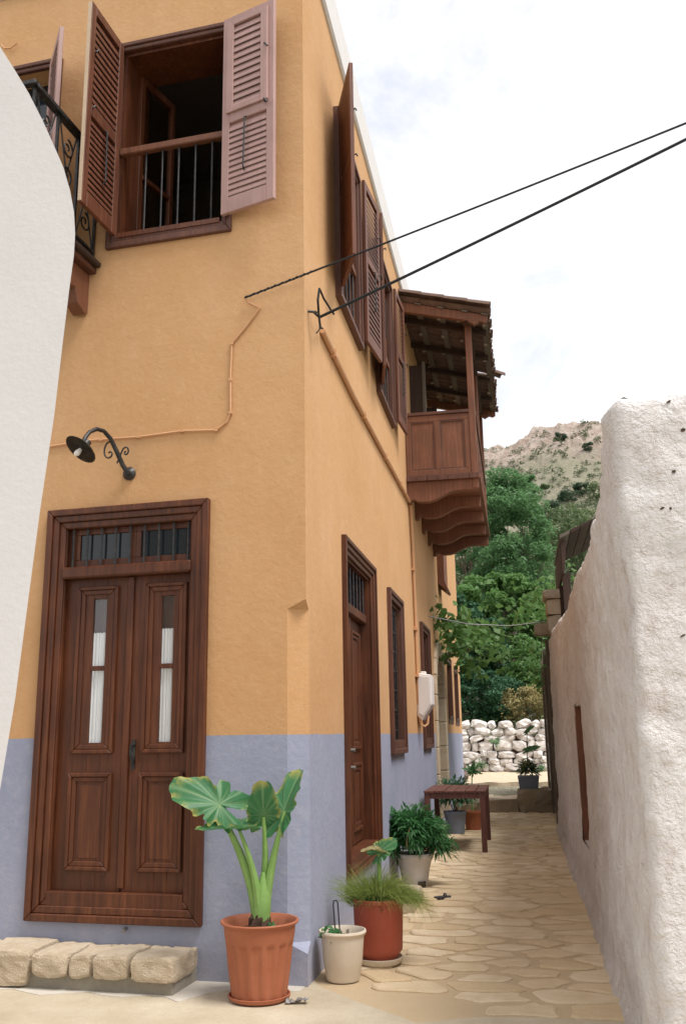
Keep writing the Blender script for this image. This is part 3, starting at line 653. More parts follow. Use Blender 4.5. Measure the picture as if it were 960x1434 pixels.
B = MB(SIDE); B.box(8.6, 8.69, DO-.07, DO+.015, 6.1, 7.50); B.build('post', 'balcony_wood', bal, bevel=.006)
# roof: raking side beams, purlins, boards, pantiles
def rz(d): return 7.80-.27*d
RT0, RT1, RD = 6.36, 10.75, 1.27
for a in (RT0+.05, RT1-.12):
    B = MB(SIDE); pts = [(0, rz(0)-.02), (RD, rz(RD)-.02), (RD, rz(RD)-.10), (RD-.05, rz(RD)-.13), (RD-.12, rz(RD)-.105), (RD-.2, rz(RD)-.15), (RD-.30, rz(RD-.3)-.15), (0, rz(0)-.17)]
    B.prism(pts, 'bc', a, a+.07); B.build('raking_beam', 'balcony_wood', bal, bevel=.004)
for k in range(4):
    a = RT0+.55+k*.98
    if a < RT1-.2: B = MB(SIDE); B.prism([(0, rz(0)-.03), (RD-.04, rz(RD)-.03), (RD-.04, rz(RD)-.10), (0, rz(0)-.11)], 'bc', a, a+.06); B.build('rafter', 'dark_wood', bal)
for k, d in enumerate((.22, .55, .9, 1.18)): B = MB(SIDE); B.prism([(d, rz(d)-.012), (d+.09, rz(d+.09)-.012), (d+.09, rz(d+.09)-.032), (d, rz(d)-.032)], 'bc', RT0+.02, RT1-.02); B.build('batten', 'grey_wood', bal)
B = MB(SIDE); B.box(RT0+.06, RT1-.06, DO-.05, DO+.03, 7.38, 7.48); B.build('wall_plate', 'dark_wood', bal)
rt = random.Random(5); ncol = 23; wT = (RT1-RT0)/ncol
def tile_mesh(over):
    vs = []; fs = []; L = .40; n = 7
    for j, (y, rr) in enumerate(((0, .105), (L, .088))):
        for k in range(n):
            an = math.pi*k/(n-1); sg = 1 if over else -1
            for q in (0, 1):
                r2 = rr-(.016 if q else 0); vs.append((r2*math.cos(an), y, sg*r2*math.sin(an)*.75))
    def id_(j, k, q): return (j*n+k)*2+q
    for k in range(n-1):
        fs += [(id_(0, k, 0), id_(0, k+1, 0), id_(1, k+1, 0), id_(1, k, 0)), (id_(0, k, 1), id_(1, k, 1), id_(1, k+1, 1), id_(0, k+1, 1)), (id_(0, k, 0), id_(0, k, 1), id_(0, k+1, 1), id_(0, k+1, 0)), (id_(1, k, 0), id_(1, k+1, 0), id_(1, k+1, 1), id_(1, k, 1))]
    for k in (0, n-1): fs.append((id_(0, k, 0), id_(1, k, 0), id_(1, k, 1), id_(0, k, 1)))
    me = bpy.data.meshes.new('tile'); me.from_pydata(vs, [], fs); bm = bmesh.new(); bm.from_mesh(me); bmesh.ops.recalc_face_normals(bm, faces=bm.faces); bm.to_mesh(me); bm.free(); me.materials.append(M['roof_tile']); return me
TM = {True: tile_mesh(True), False: tile_mesh(False)}
sl_ang = math.atan(.27)
def put_tile(parent, me, a, d, zoff, rot=0):
    o = bpy.data.objects.new('roof_tile', me); COL.objects.link(o); o.parent = parent
    ax = uS; ay = (-nS*math.cos(sl_ang)+UP*math.sin(sl_ang)).normalized(); az = ax.cross(ay); az = az if az.z > 0 else -az; ax = ay.cross(az)
    m = Matrix((ax, ay, az)).transposed().to_4x4() @ Matrix.Rotation(rot, 4, 'Z'); p = SIDE(a, d, rz(d)+zoff)-ORG[parent.name]; m.translation = p; o.matrix_local = m; return o
for c in range(ncol):
    for r_ in range(4):
        d = RD+.05-r_*.335+rt.uniform(-.02, .02)
        a = RT0+wT*(c+.5)
        if c == 13 and r_ == 0: continue                       # slipped tile leaves a gap
        put_tile(bal, TM[False], a+rt.uniform(-.01, .01), d, .062+rt.uniform(-.004, .004), rt.uniform(-.03, .03))
        if c < ncol-1: put_tile(bal, TM[True], a+wT/2+rt.uniform(-.01, .01), d-.02, .075+rt.uniform(-.004, .006), rt.uniform(-.03, .03))
put_tile(bal, TM[True], RT0+wT*13.3, RD+.17, .02, .5)
for c in range(4): put_tile(bal, TM[True], RT0-.02, RD+.04-c*.33, .075, 0)
for r_ in range(4):                                        # lime daubs left under the tile laps
    for c in range(6):
        a, d = RT0+.35+c*.72+rt.uniform(-.05, .05), .18+r_*.33+rt.uniform(-.03, .03); B = MB(SIDE); B.box(a, a+.05+.04*rt.random(), d, d+.05, rz(d)-.052, rz(d)-.033); B.build('mortar_daub', 'mortar', bal)
# weathered open door leaf inside the balcony
B = MB(SIDE); B.box(7.50, 7.56, .0, .20, 5.13, 7.2); B.build('door_leaf', 'dark_wood', bal); B = MB(SIDE); B.box(7.49, 7.57, .20, .245, 5.13, 7.25); B.build('door_post', 'grey_wood', bal); B = MB(SIDE); B.box(9.5, 9.56, .0, .26, 5.13, 7.2); B.build('door_leaf', 'dark_wood', bal)
sheet(SIDE, 7.5, 9.6, -.25, 5.15, 7.25, 'pane', 'dark_glass', bal)
# timber hood further along
B = MB(SIDE); B.prism([(0, 4.36), (.16, 4.22), (.19, 4.25), (.13, 4.42), (.13, 6.2), (0, 6.2)], 'bc', 11.5, 12.35); B.build('timber_hood', 'balcony_wood', house, bevel=.006)

# --- iron balcony on the front
B = MB(FRONT); B.box(1.74, 3.7, 0, .93, 5.19, 5.235); ib = B.build('iron_balcony', 'frame_wood', house, bevel=.006)
B = MB(FRONT); B.box(1.70, 3.7, .0, .97, 5.24, 5.285); B.build('edge_board', 'dark_wood', ib, bevel=.01)
for a in (1.80, 2.9): B = MB(FRONT); B.prism([(0, 5.188), (.72, 5.188), (.70, 5.10), (.45, 5.05), (.34, 4.97), (.20, 4.99), (.16, 4.88), (.04, 4.83), (0, 4.86)], 'bc', a, a+.11); B.build('bracket', 'balcony_wood', ib, bevel=.006)
RZ = 6.22
B = MB(FRONT); B.box(1.735, 1.80, .02, .95, RZ, RZ+.035); B.box(1.735, 3.6, .95, 1.0, RZ, RZ+.035); B.build('top_rail', 'iron', ib, bevel=.004)
B = MB(FRONT); B.box(1.755, 1.78, .02, .95, 5.36, 5.38); B.box(1.755, 3.6, .955, .98, 5.36, 5.38); B.build('bottom_rail', 'iron', ib)
for o in (.03, .33, .63, .95): B = MB(FRONT); B.box(1.757, 1.777, o-.01, o+.01, 5.285, RZ); B.build('upright', 'iron', ib)
for k in range(1, 6): a = 1.77+k*.32; B = MB(FRONT); B.box(a-.01, a+.01, .958, .978, 5.285, RZ); B.build('upright', 'iron', ib)
def spiral(fr, ctr, axis_u, r0, turns, ph, sgn=1, n=22):
    pts = []
    for i in range(n):
        q = i/(n-1); r_ = r0*(1-.82*q); an = ph+sgn*turns*2*math.pi*q; pts.append((ctr[0]+r_*math.cos(an), ctr[1]+r_*math.sin(an)))
    return pts
for o0 in (.18, .48, .79):
    for zc, sg, ph in ((5.56, 1, 1.6), (5.80, -1, -1.6), (6.02, 1, 1.6)):
        pts = spiral(None, (o0, zc), None, .085, 1.3, ph, sg); B = MB(FRONT); B.tube([(1.767, p[0], p[1]) for p in pts], .008, 5); B.build('scroll', 'iron', ib)
    B = MB(FRONT); B.tube([(1.767, o0-.13, 5.37), (1.767, o0+.13, 6.22)], .007, 5); B.tube([(1.767, o0+.13, 5.37), (1.767, o0-.13, 6.22)], .007, 5); B.build('lattice', 'iron', ib)

# ------------------------------------------------------------------ things fixed to the house
# wall lamp
lamp = tag(empty('wall_lamp', FRONT(1.376, 0, 3.49)), 'black iron swan neck lamp above the double door', 'lamp')
B = MB(Fr(FRONT(1.376, 0, 3.49), uF, UP, nF)); B.lathe([(.0, 0), (.05, 0), (.052, .012), (.03, .03), (.022, .05), (0, .052)], seg=16); B.build('wall_plate', 'iron', lamp, smooth=True)
arm = [(1.376, .03, 3.49), (1.40, .07, 3.54), (1.43, .12, 3.64), (1.45, .18, 3.72), (1.47, .25, 3.76), (1.49, .32, 3.755), (1.505, .39, 3.71), (1.51, .44, 3.65), (1.515, .46, 3.60)]
B = MB(FRONT); B.tube(arm, [.019, .019, .018, .017, .016, .016, .015, .015, .014], 10); B.build('arm', 'iron', lamp, smooth=True)
for s0, o0, z0, pts in ((1.455, .17, 3.62, [(-.012, .085), (.03, .075), (.05, .03), (.045, -.025), (.015, -.05), (-.015, -.035), (-.018, -.008), (0, .004), (.012, -.008)]), (1.372, .13, 3.61, [(.045, -.07), (.02, -.01), (-.002, .045), (-.03, .052), (-.048, .025), (-.04, -.005), (-.018, -.01), (-.012, .01), (-.025, .018)])):
    P_ = []
    for k in range(len(pts)-1):
        for q in range(3): P_.append((pts[k][0]+(pts[k+1][0]-pts[k][0])*q/3, pts[k][1]+(pts[k+1][1]-pts[k][1])*q/3))
    P_.append(pts[-1])
    for _ in range(2): P_ = [P_[0]]+[((P_[k-1][0]+2*P_[k][0]+P_[k+1][0])/4, (P_[k-1][1]+2*P_[k][1]+P_[k+1][1])/4) for k in range(1, len(P_)-1)]+[P_[-1]]
    B = MB(FRONT); B.tube([(s0+p[0], o0, z0+p[1]) for p in P_], .0065, 6); B.build('scroll', 'iron', lamp, smooth=True)
tl = (UP*.80+nF*-.52+uF*-.34).normalized(); xx = tl.cross(uF).normalized(); yy = tl.cross(xx)
SF = Fr(FRONT(1.52, .475, 3.555), xx, yy, tl)
B = MB(SF); B.lathe([(.118, 0), (.125, .001), (.10, .020), (.06, .040), (.032, .055), (.027, .09), (0, .092), (.0, .065), (.024, .04), (.05, .030), (.092, .012), (.117, .0)], seg=28); B.build('lamp_shade', 'iron', lamp, smooth=True)
B = MB(SF); B.lathe([(0, .03), (.013, .03), (.014, -.005), (.021, -.03), (.020, -.05), (.010, -.064), (0, -.066)], seg=14); B.build('bulb', 'bulb', lamp, smooth=True)
B = MB(FRONT); B.box(1.372, 1.378, .0005, .0025, 3.24, 3.44); B.build('rust_streak', 'conduit', lamp)
# thin cable stapled to the front
pts = [(.46, .03, 4.79), (.38, .025, 4.775), (.345, .015, 4.70), (.46, .012, 4.56), (.567, .012, 4.44), (.574, .012, 4.2), (.570, .012, 3.89), (.60, .012, 3.82), (.68, .012, 3.765), (.95, .012, 3.785), (1.31, .012, 3.772), (1.7, .012, 3.785), (2.1, .012, 3.765), (2.6, .012, 3.77)]
pts[1] = (.43, .02, 4.75)
B = MB(FRONT); B.tube(pts, .0085, 6); wc = B.build('wall_cable', 'conduit'); tag(wc, 'thin painted cable stapled across the orange front wall', 'cable')
for p in [(.567, 4.44), (.574, 4.15), (.570, 3.89), (.68, 3.765), (.95, 3.785), (1.31, 3.772), (1.62, 3.78)]:
    B = MB(FRONT); B.box(p[0]-.012, p[0]+.012, 0, .024, p[1]-.010, p[1]+.010); B.build('clip', 'conduit', wc)
B = MB(FRONT); B.tube([(2.79, .02, 7.57), (2.74, .03, 7.51), (2.68, .03, 7.50), (2.63, .02, 7.55)], .008, 6); tag(B.build('loose_wire', 'conduit'), 'short loop of loose wire high on the orange wall', 'wire')
# overhead cables and their anchors
def cable(name, p0, p1, r0, sag, label):
    P = [p0.lerp(p1, i/30)-UP*sag*4*(i/30)*(1-i/30) for i in range(31)]; B = MB(WORLD); B.tube([tuple(p) for p in P], r0, 6); o = B.build(name, 'cable'); return tag(o, label, 'cable')
def pix(x, y, dist):
    d = _rx*((x-480)/1311.07)-_ru*((y-717)/1311.07)+_f; return EYE+d*(dist/d.y)
W1 = FRONT(.46, .035, 4.79); W2 = SIDE(.17, .08, 4.655)
E1 = W1+(pix(960, 163, 5.5)-W1)*2.4; E2 = W2+(pix(960, 186, 5.8)-W2)*2.4
c1 = cable('overhead_cable', W1, E1, .0075, .05, 'thinner black cable tied to the front wall crossing the sky')
B = MB(FRONT); tw = []
for i in range(40): q = i/39; p = W1.lerp(E1, q*.07); tw.append(p+Vector((0, math.cos(i*1.5), math.sin(i*1.5)))*.007-UP*.012*q)
B = MB(WORLD); B.tube([tuple(p) for p in tw], .006, 5); B.build('twisted_end', 'iron', c1)
c2 = cable('overhead_cable', W2, E2, .011, .05, 'thicker black cable hooked to the alley wall crossing the sky')
B = MB(SIDE); B.tube([(.50, .035, 4.715), (.30, .06, 4.63), (.15, .08, 4.66), (.07, .09, 4.75), (.085, .10, 4.85), (.13, .10, 4.85), (.20, .11, 4.82), (.285, .12, 4.815), (.40, .125, 4.82), (.50, .13, 4.83)], .009, 6); B.build('drip_loop', 'cable', c2, smooth=True)
B = MB(SIDE); B.tube([(.12, -.01, 4.69), (.14, .04, 4.69), (.15, .07, 4.66), (.17, .085, 4.655)], .010, 6); B.tube([(.17, .08, 4.655), (.22, .07, 4.58), (.20, .05, 4.54)], .006, 5); B.tube([(.15, .05, 4.70), (.12, .09, 4.66), (.14, .09, 4.62), (.18, .07, 4.66)], .006, 5); B.build('hook', 'iron', c2)
# conduit pipe: sloping run then down to the meter
B = MB(SIDE)
pp = [(.55, .025, 4.72), (2.0, .025, 4.69), (4.0, .025, 4.73), (6.55, .025, 4.79), (6.74, .025, 4.77), (6.82, .025, 4.70), (6.90, .025, 4.3), (6.98, .025, 3.2), (7.02, .025, 1.95)]
B.tube(pp, .024, 8); cp = tag(B.build('conduit_pipe', 'conduit', smooth=True), 'orange painted conduit pipe running along the alley wall', 'pipe')
for a, z_ in ((1.0, 4.71), (2.6, 4.70), (4.2, 4.735), (5.6, 4.77)): B = MB(SIDE); B.box(a-.02, a+.02, 0, .056, z_-.034, z_+.034); B.build('clip', 'conduit', cp)
for z_ in (3.85, 3.0, 2.35): B = MB(SIDE); B.box(6.93-.05, 6.95+.08, 0, .05, z_-.02, z_+.02); B.build('clip', 'conduit', cp)
# meter box
mbx = tag(empty('meter_box', SIDE(7.15, 0, 1.73)), 'white plastic meter box on the alley wall beside the arched door', 'meter')
B = MB(SIDE); B.prism([(0, 1.80), (.07, 1.735), (.215, 1.95), (.215, 2.36), (.02, 2.39), (0, 2.39)], 'bc', 7.0, 7.42); B.build('case', 'plastic_white', mbx, bevel=.012)
B = MB(SIDE); B.box(7.17, 7.25, .05, .13, 2.375, 2.42); B.build('top_knob', 'plastic_white', mbx, bevel=.01)
B = MB(SIDE); B.prism([(.09, 1.80), (.19, 1.96), (.19, 2.33), (.03, 2.35), (.03, 1.83)], 'bc', 6.985, 7.001); B.build('side_plate', 'white_paint', mbx, bevel=.003)
B = MB(SIDE); B.tube([(7.02, .02, 1.97), (7.02, .03, 1.80), (7.04, .05, 1.68), (7.06, .10, 1.655), (7.08, .14, 1.69), (7.1, .15, 1.80)], .017, 7); B.build('cable_loop', 'conduit', mbx, smooth=True)

# ------------------------------------------------------------------ stone step under the front door
st = tag(empty('door_step', FRONT(1.4, .2, 0)), 'low step of rough limestone blocks below the double door', 'step')
B = MB(FRONT); rough_block(B, .76, 2.6, -.02, .365, -.02, .10, amp=.012); B.build('mortar_bed', 'mortar', st)
def block(fr, a0, a1, b0, b1, c0, c1, seed, parent, name='stone', mat='stone_step', amp=.017, cuts=6):
    bm = bmesh.new(); bmesh.ops.create_cube(bm, size=1); bmesh.ops.subdivide_edges(bm, edges=bm.edges[:], cuts=cuts, use_grid_fill=True)
    B = MB(fr); vs = []
    for v in bm.verts:
        p = v.co; L = Vector(p); k = max(abs(L.x), abs(L.y), abs(L.z)); q = Vector([math.copysign(min(abs(c), .5), c) for c in L])
        q = q*(1-.035*max(0, (abs(L.x)*2)**6*(abs(L.y)*2)**6+(abs(L.x)*2)**6*(abs(L.z)*2)**6+(abs(L.z)*2)**6*(abs(L.y)*2)**6))
        w = Vector(((a0+a1)/2+q.x*(a1-a0), (b0+b1)/2+q.y*(b1-b0), (c0+c1)/2+q.z*(c1-c0)))
        o = noise.noise_vector(w*7+Vector((seed*3.1, 0, 0)))*amp+noise.noise_vector(w*24+Vector((seed, 5, 0)))*amp*.4
        vs.append(tuple(w+o))
    bm.verts.index_update(); fs = [tuple(v.index for v in f.verts) for f in bm.faces]; bm.free(); B.add(vs, fs)
    return B.build(name, mat, parent, loc=fr((a0+a1)/2, (b0+b1)/2, (c0+c1)/2))
xs = [(.735, 1.03, 0), (1.05, 1.29, .004), (1.31, 1.455, 0), (1.475, 1.72, .006), (1.745, 2.1, -.07), (2.12, 2.6, -.05)]
for i, (a, b, c) in enumerate(xs): block(FRONT, a, b, .08 if i in (0, 1) else .0, .415+.01*math.sin(i*3), .085+c, .225+.01*math.sin(i*2), i, st)
for i, (a, b) in enumerate(((.75, .90), (.93, 1.06), (1.08, 1.25))): block(FRONT, a, b, -.01, .075, .09, .215, 20+i, st)
# loose stone by the alley door
blk = block(SIDE, 2.55, 3.3, .06, .40, -.02, .15, 31, None, 'door_block', 'stone_step', .02); tag(blk, 'pale stone block on the paving below the alley door', 'stone block')

# ------------------------------------------------------------------ potted plants
def pot(parent, c, prof, mat, seg=40, mod=None, soil_r=.1, soil_z=.3, name='pot'):
    B = MB(Fr(c, (1, 0, 0), (0, 1, 0), UP)); B.lathe(prof, seg=seg, mod=mod); o = B.build(name, mat, parent, smooth=True)
    B = MB(Fr(c, (1, 0, 0), (0, 1, 0), UP)); pr = [(0, soil_z-.02), (soil_r, soil_z-.02), (soil_r, soil_z), (soil_r*.6, soil_z+.012), (0, soil_z+.015)]; B.lathe(pr, seg=20, mod=lambda t, z: 1+.03*math.sin(5*t)); B.build('soil', 'soil', parent); return o
def wallprof(rb, rt_, h, rim, rh, th=.014, z0=0.0):
    return [(0, z0), (rb, z0), (rb+(rt_-rb)*.5, h*.5), (rt_, h-rh), (rt_+rim*.6, h-rh+.006), (rt_+rim, h-.008), (rt_+rim-.004, h), (rt_+rim-.012, h-.002), (rt_-th, h-rh), (rb+(rt_-rb)*.5-th, h*.5), (rb-th, .03), (0, .03)]
def ear(parent, at, direc, nrm, L, Wd, seed, mat='ear_leaf', cup=.15, droop=.25, ripple=.05, name='leaf', tear=0):
    """heart-shaped blade attached at 'at'; direc is towards the tip, nrm the upper face"""
    rr = random.Random(seed); x = Vector(direc).normalized(); n = (Vector(nrm)-x*Vector(nrm).dot(x)).normalized(); y = n.cross(x)
    NS, NR = 72, 7; vs = []; vein = []; rim = []
    tears = [(rr.uniform(.6, 2.6)*rr.choice((-1, 1)), rr.uniform(.25, .45)) for _ in range(tear)]
    for j in range(NR+1):
        q = j/NR
        for k in range(NS):
            th = -math.pi+2*math.pi*k/NS; a = abs(th)
            r = .46+.54*math.exp(-(a/.62)**2)+.20*math.exp(-((a-2.55)/.42)**2)+.06*math.exp(-((a-1.3)/.6)**2)-.36*math.exp(-((a-math.pi)/.20)**2)
            r *= 1+.035*math.sin(11*th+seed)+.02*math.sin(23*th)
            for tc, td in tears: r *= 1-td*math.exp(-((th-tc)/.07)**2)*(1 if q > .5 else q*2)
            px, py = r*q*math.cos(th)*L*.72, r*q*math.sin(th)*Wd*.95
            zz = cup*abs(py)-droop*(max(0, px)/L)**2*L-.35*droop*(py/Wd)**2*Wd+ripple*q*q*math.sin(9*th+seed)*Wd*.5+.004*math.sin(20*th)*q
            vs.append(Vector(at)+x*px+y*py+n*zz)
            ph = (a % .42)/.42; ve = max(0, 1-min(ph, 1-ph)*.42*r*q*L/.012) if a < 2.8 else 0; vein.append(min(1, max(ve*.8, max(0, 1-abs(py)/.008) if px > 0 else 0))*(.4+.6*(1-q*.4))); rim.append(max(0, (q-.78)/.22))
    fs = [(j*NS+k, j*NS+(k+1) % NS, (j+1)*NS+(k+1) % NS, (j+1)*NS+k) for j in range(NR) for k in range(NS)]
    B = MB(WORLD); B.v = vs; B.f = fs; o = B.build(name, mat, parent, smooth=True, fix=False)
    for nm, dat in (('vein', vein), ('rim', rim)):
        at_ = o.data.attributes.new(nm, 'FLOAT', 'POINT'); at_.data.foreach_set('value', dat)
    return o
def petiole(parent, pts, r0, r1, mat='petiole'):
    P = [Vector(p) for p in pts]; out = []
    for i in range(len(P)-1):
        for k in range(4): out.append(P[i].lerp(P[i+1], k/4))
    out.append(P[-1])
    for _ in range(3): out = [out[0]]+[(out[i-1]+out[i]*2+out[i+1])/4 for i in range(1, len(out)-1)]+[out[-1]]
    B = MB(WORLD); B.tube([tuple(p) for p in out], [r0+(r1-r0)*(i/(len(out)-1))**.7 for i in range(len(out))], 8); return B.build('stem', mat, parent, smooth=True)
# elephant ear in fluted terracotta
P0 = Vector((-.55, 6.19, .008)); ee = tag(empty('potted_elephant_ear', P0), 'large leaved elephant ear plant in fluted terracotta pot beside the double door', 'potted plant')
flute = lambda t, z: 1-(.05*(.5+.5*math.tanh(4*(math.sin(15*t)+.1))) if .03 < z < .325 else 0)
pr = [(0, .012), (.165, .012), (.168, .03), (.172, .05), (.193, .20), (.204, .305), (.2065, .32), (.209, .333), (.210, .345), (.214, .36), (.220, .42), (.236, .43), (.242, .44), (.238, .447), (.226, .446), (.206, .42), (.19, .30), (.16, .04), (0, .04)]
pot(ee, P0, pr, 'terracotta', 128, flute, .19, .385)
B = MB(Fr(P0, (1, 0, 0), (0, 1, 0), UP)); B.lathe([(0, 0), (.165, 0), (.185, .012), (.19, .03), (.182, .032), (.17, .014), (0, .013)], seg=36); B.build('saucer', 'terracotta', ee, smooth=True)
B = MB(Fr(P0, (1, 0, 0), (0, 1, 0), UP)); B.lathe([(0, .36), (.075, .38), (.07, .42), (.06, .46), (.05, .48), (0, .485)], c=(.0, 0, 0), seg=14, mod=lambda t, z: 1+.2*math.sin(5*t+z*60)); B.build('corm', 'soil', ee)
b = P0+Vector((0, 0, .46))
def rel(x, y, z): return P0+Vector((x, y, z))
petiole(ee, [b+Vector((-.01, 0, 0)), rel(-.05, 0, .64), rel(-.13, -.02, .86), rel(-.215, -.03, 1.02), rel(-.26, -.02, 1.12)], .042, .011)
petiole(ee, [b+Vector((0, -.02, 0)), rel(-.02, -.03, .66), rel(-.07, -.05, .84), rel(-.125, -.05, .975)], .035, .010)
petiole(ee, [b+Vector((.01, .03, 0)), rel(.03, .03, .68), rel(.03, .02, .88), rel(.02, .0, 1.05)], .036, .011)
petiole(ee, [b+Vector((.02, .0, 0)), rel(.06, .0, .70), rel(.10, .0, .88), rel(.155, .0, 1.08)], .040, .011)
B = MB(WORLD); B.tube([tuple(p) for p in (rel(.0, 0, .40), rel(.01, 0, .50), rel(.02, 0, .60), rel(.02, 0, .72))], [.055, .060, .05, .012], 10); B.build('sheath', 'petiole', ee, smooth=True)
ear(ee, rel(-.255, -.02, 1.13), (-.80, -.18, .42), (.30, -.80, .52), .46, .33, 3, cup=.10, droop=.30, ripple=.09, tear=6)
ear(ee, rel(-.14, -.06, .985), (-.78, -.30, .03), (.05, -.16, 1), .36, .20, 8, cup=.45, droop=.05, ripple=.08)
ear(ee, rel(.02, -.01, 1.06), (.0, -.30, .55), (0, -.9, .35), .31, .22, 5, cup=-.10, droop=.25, ripple=.06)
ear(ee, rel(.15, .02, 1.08), (.20, .25, .70), (-.66, -.62, .30), .42, .26, 11, cup=.3, droop=.2, ripple=.07)
c = np.array(rel(.10, -.07, .415))+RNG.normal(size=(26, 3))*np.array((.03, .025, .015)); quads('weed', 'leaf_pot', leafs(c, .045, .4, .7), ee, P0)
# cream pot with seedlings
P1 = Vector((-.045, 6.62, .008)); cp1 = tag(empty('potted_seedlings', P1), 'small cream plastic pot with seedlings and a wire hook at the house corner', 'potted plant')
pot(cp1, P1, [(0, 0), (.105, 0), (.112, .02), (.125, .10), (.127, .105), (.138, .24), (.142, .27), (.150, .275), (.157, .29), (.153, .302), (.145, .303), (.134, .28), (.120, .12), (.1, .03), (0, .03)], 'pot_cream', 48, None, .125, .225)
B = MB(WORLD); p = P1+Vector((-.045, .08, .22)); B.tube([tuple(p+Vector(q)) for q in ((0, 0, 0), (-.015, 0, .22), (-.012, 0, .245), (.004, 0, .25), (.015, 0, .235), (.03, 0, 0))], .005, 6); B.build('wire_hook', 'iron', cp1)
c = np.array(P1+Vector((-.075, -.03, .275)))+RNG.normal(size=(50, 3))*np.array((.038, .04, .022)); quads('seedling', 'leaf_pot', leafs(c, .055, .5, .6), cp1, P1)
c = np.array(P1+Vector((.02, -.06, .25)))+RNG.normal(size=(22, 3))*np.array((.022, .02, .018)); quads('seedling', 'leaf_pot', leafs(c, .045, .3, .6), cp1, P1)
for q in ((.0, -.07), (.035, -.06), (.045, -.03)): B = MB(WORLD); B.tube([tuple(P1+Vector((q[0], q[1], .22))), tuple(P1+Vector((q[0]-.008, q[1], .31)))], .004, 5); B.build('twig', 'bark', cp1)
# red pot with feathery dill and a young ear leaf
P2 = Vector((.205, 7.06, .008)); rp = tag(empty('potted_feathery_herb', P2), 'red clay pot with feathery green herb and one pale curling leaf', 'potted plant')
pot(rp, P2+UP*.035, [(0, 0), (.125, 0), (.145, .03), (.165, .06), (.176, .36), (.186, .365), (.192, .385), (.188, .395), (.176, .392), (.166, .36), (.13, .03), (0, .03)], 'red_clay', 48, None, .165, .345)
B = MB(Fr(P2, (1, 0, 0), (0, 1, 0), UP)); B.lathe([(0, 0), (.14, 0), (.16, .015), (.168, .045), (.16, .046), (.145, .02), (0, .02)], seg=36); B.build('saucer', 'pot_cream', rp, smooth=True)
def blades(c0, n, length, spread, width, lean=(0, 0, 0), seg=3, droop=.35):
    out = []
    for _ in range(n):
        an = RNG.uniform(0, 2*math.pi); rr = RNG.uniform(0, 1)**.6; d = np.array((math.cos(an)*spread*rr, math.sin(an)*spread*rr, 1.))+np.array(lean)+RNG.normal(size=3)*.15; d /= np.linalg.norm(d)
        p = np.array(c0)+np.array((math.cos(an), math.sin(an), 0))*rr*RNG.uniform(.03, .12); L = length*RNG.uniform(.5, 1.15); sd = np.cross(d, RNG.normal(size=3)); sd /= np.linalg.norm(sd)
        prev = p
        for k in range(seg):
            d2 = d.copy(); d2[2] -= droop*(k+1)/seg; d2 /= np.linalg.norm(d2); nx = prev+d2*L/seg; w0 = width*(1-k/seg); w1 = width*(1-(k+1)/seg)+.0004
            out += [prev-sd*w0, prev+sd*w0, nx+sd*w1, nx-sd*w1]; prev = nx; d = d2
    return np.array(out)
v = np.concatenate([blades(P2+Vector((0, 0, .37)), 1500, .30, .95, .0028, (.10, 0, 0), 3, .5), blades(P2+Vector((.10, -.02, .40)), 650, .33, .8, .0024, (.75, -.12, 0), 4, 1.0), blades(P2+Vector((-.08, .0, .37)), 380, .28, .7, .0022, (-.35, 0, .1), 3, .3)])
quads('feathery_foliage', 'leaf_feather', v, rp, P2)
v = np.concatenate([blades(P2+Vector((-.02, 0, .37)), 700, .20, 1.1, .003, (0, -.1, 0), 3, .5)]); quads('foliage', 'leaf_pot', v, rp, P2)
for q in ((-.10, -.10, .40), (.04, -.13, .385)): c = np.array(P2+Vector(q))+RNG.normal(size=(9, 3))*.012; quads('weed', 'leaf_pot', leafs(c, .06, .6, .5), rp, P2)
petiole(rp, [P2+Vector((.01, 0, .37)), P2+Vector((.01, 0, .55)), P2+Vector((.015, 0, .72))], .022, .014)
ear(rp, P2+Vector((.02, 0, .73)), (.60, -.1, .45), (-.35, -.85, .35), .20, .15, 6, cup=.2, droop=.3, ripple=.06)
ear(rp, P2+Vector((.01, -.02, .74)), (-.8, -.25, .25), (.1, -.25, .9), .17, .07, 9, mat='leaf_dry', cup=.7, droop=.5, ripple=.1)
# pale pot with bushy lance-leaved plant
P3 = Vector((.70, 10.5, .008)); fp = tag(empty('potted_bushy_plant', P3), 'bushy dark green plant spilling over a pale pot by the alley door', 'potted plant')
pot(fp, P3, wallprof(.13, .185, .32, .012, .05), 'pot_white', 40, None, .165, .27)
def bush(c0, rad, n, size, aspect, up=.2, hollow=.55):
    d = RNG.normal(size=(n, 3)); d /= np.linalg.norm(d, axis=1, keepdims=True); d[:, 2] = np.where(d[:, 2] < -.35, -d[:, 2], d[:, 2]); r = RNG.uniform(hollow, 1, (n, 1))*(1+.22*np.sin(d[:, :1]*7+d[:, 1:2]*5)); c = np.array(c0)+d*r*np.array(rad)
    return c, d
def lances(c, d, L, w, droop=.5):
    N = len(c); a = d+RNG.normal(size=(N, 3))*.45; a[:, 2] -= droop; a /= np.linalg.norm(a, axis=1, keepdims=True); sd = np.cross(a, np.array((0, 0, 1.))+RNG.normal(size=(N, 3))*.35); sd /= np.linalg.norm(sd, axis=1, keepdims=True)
    l = L*RNG.uniform(.6, 1.2, (N, 1)); p0 = c; p1 = c+a*l*.45+sd*w*l*.5; p2 = c+a*l; p2[:, 2] -= l[:, 0]*.18; p3 = c+a*l*.45-sd*w*l*.5
    return np.stack([p0, p1, p2, p3], 1).reshape(-1, 3)
c, d = bush(P3+Vector((-.02, -.02, .50)), (.33, .30, .25), 2600, .12, .3, hollow=.35); c2, d2 = bush(P3+Vector((.27, -.06, .36)), (.15, .14, .17), 260, .12, .3, hollow=.2)
c3, d3 = bush(P3+Vector((-.28, -.10, .36)), (.12, .12, .17), 200, .12, .3, hollow=.2)
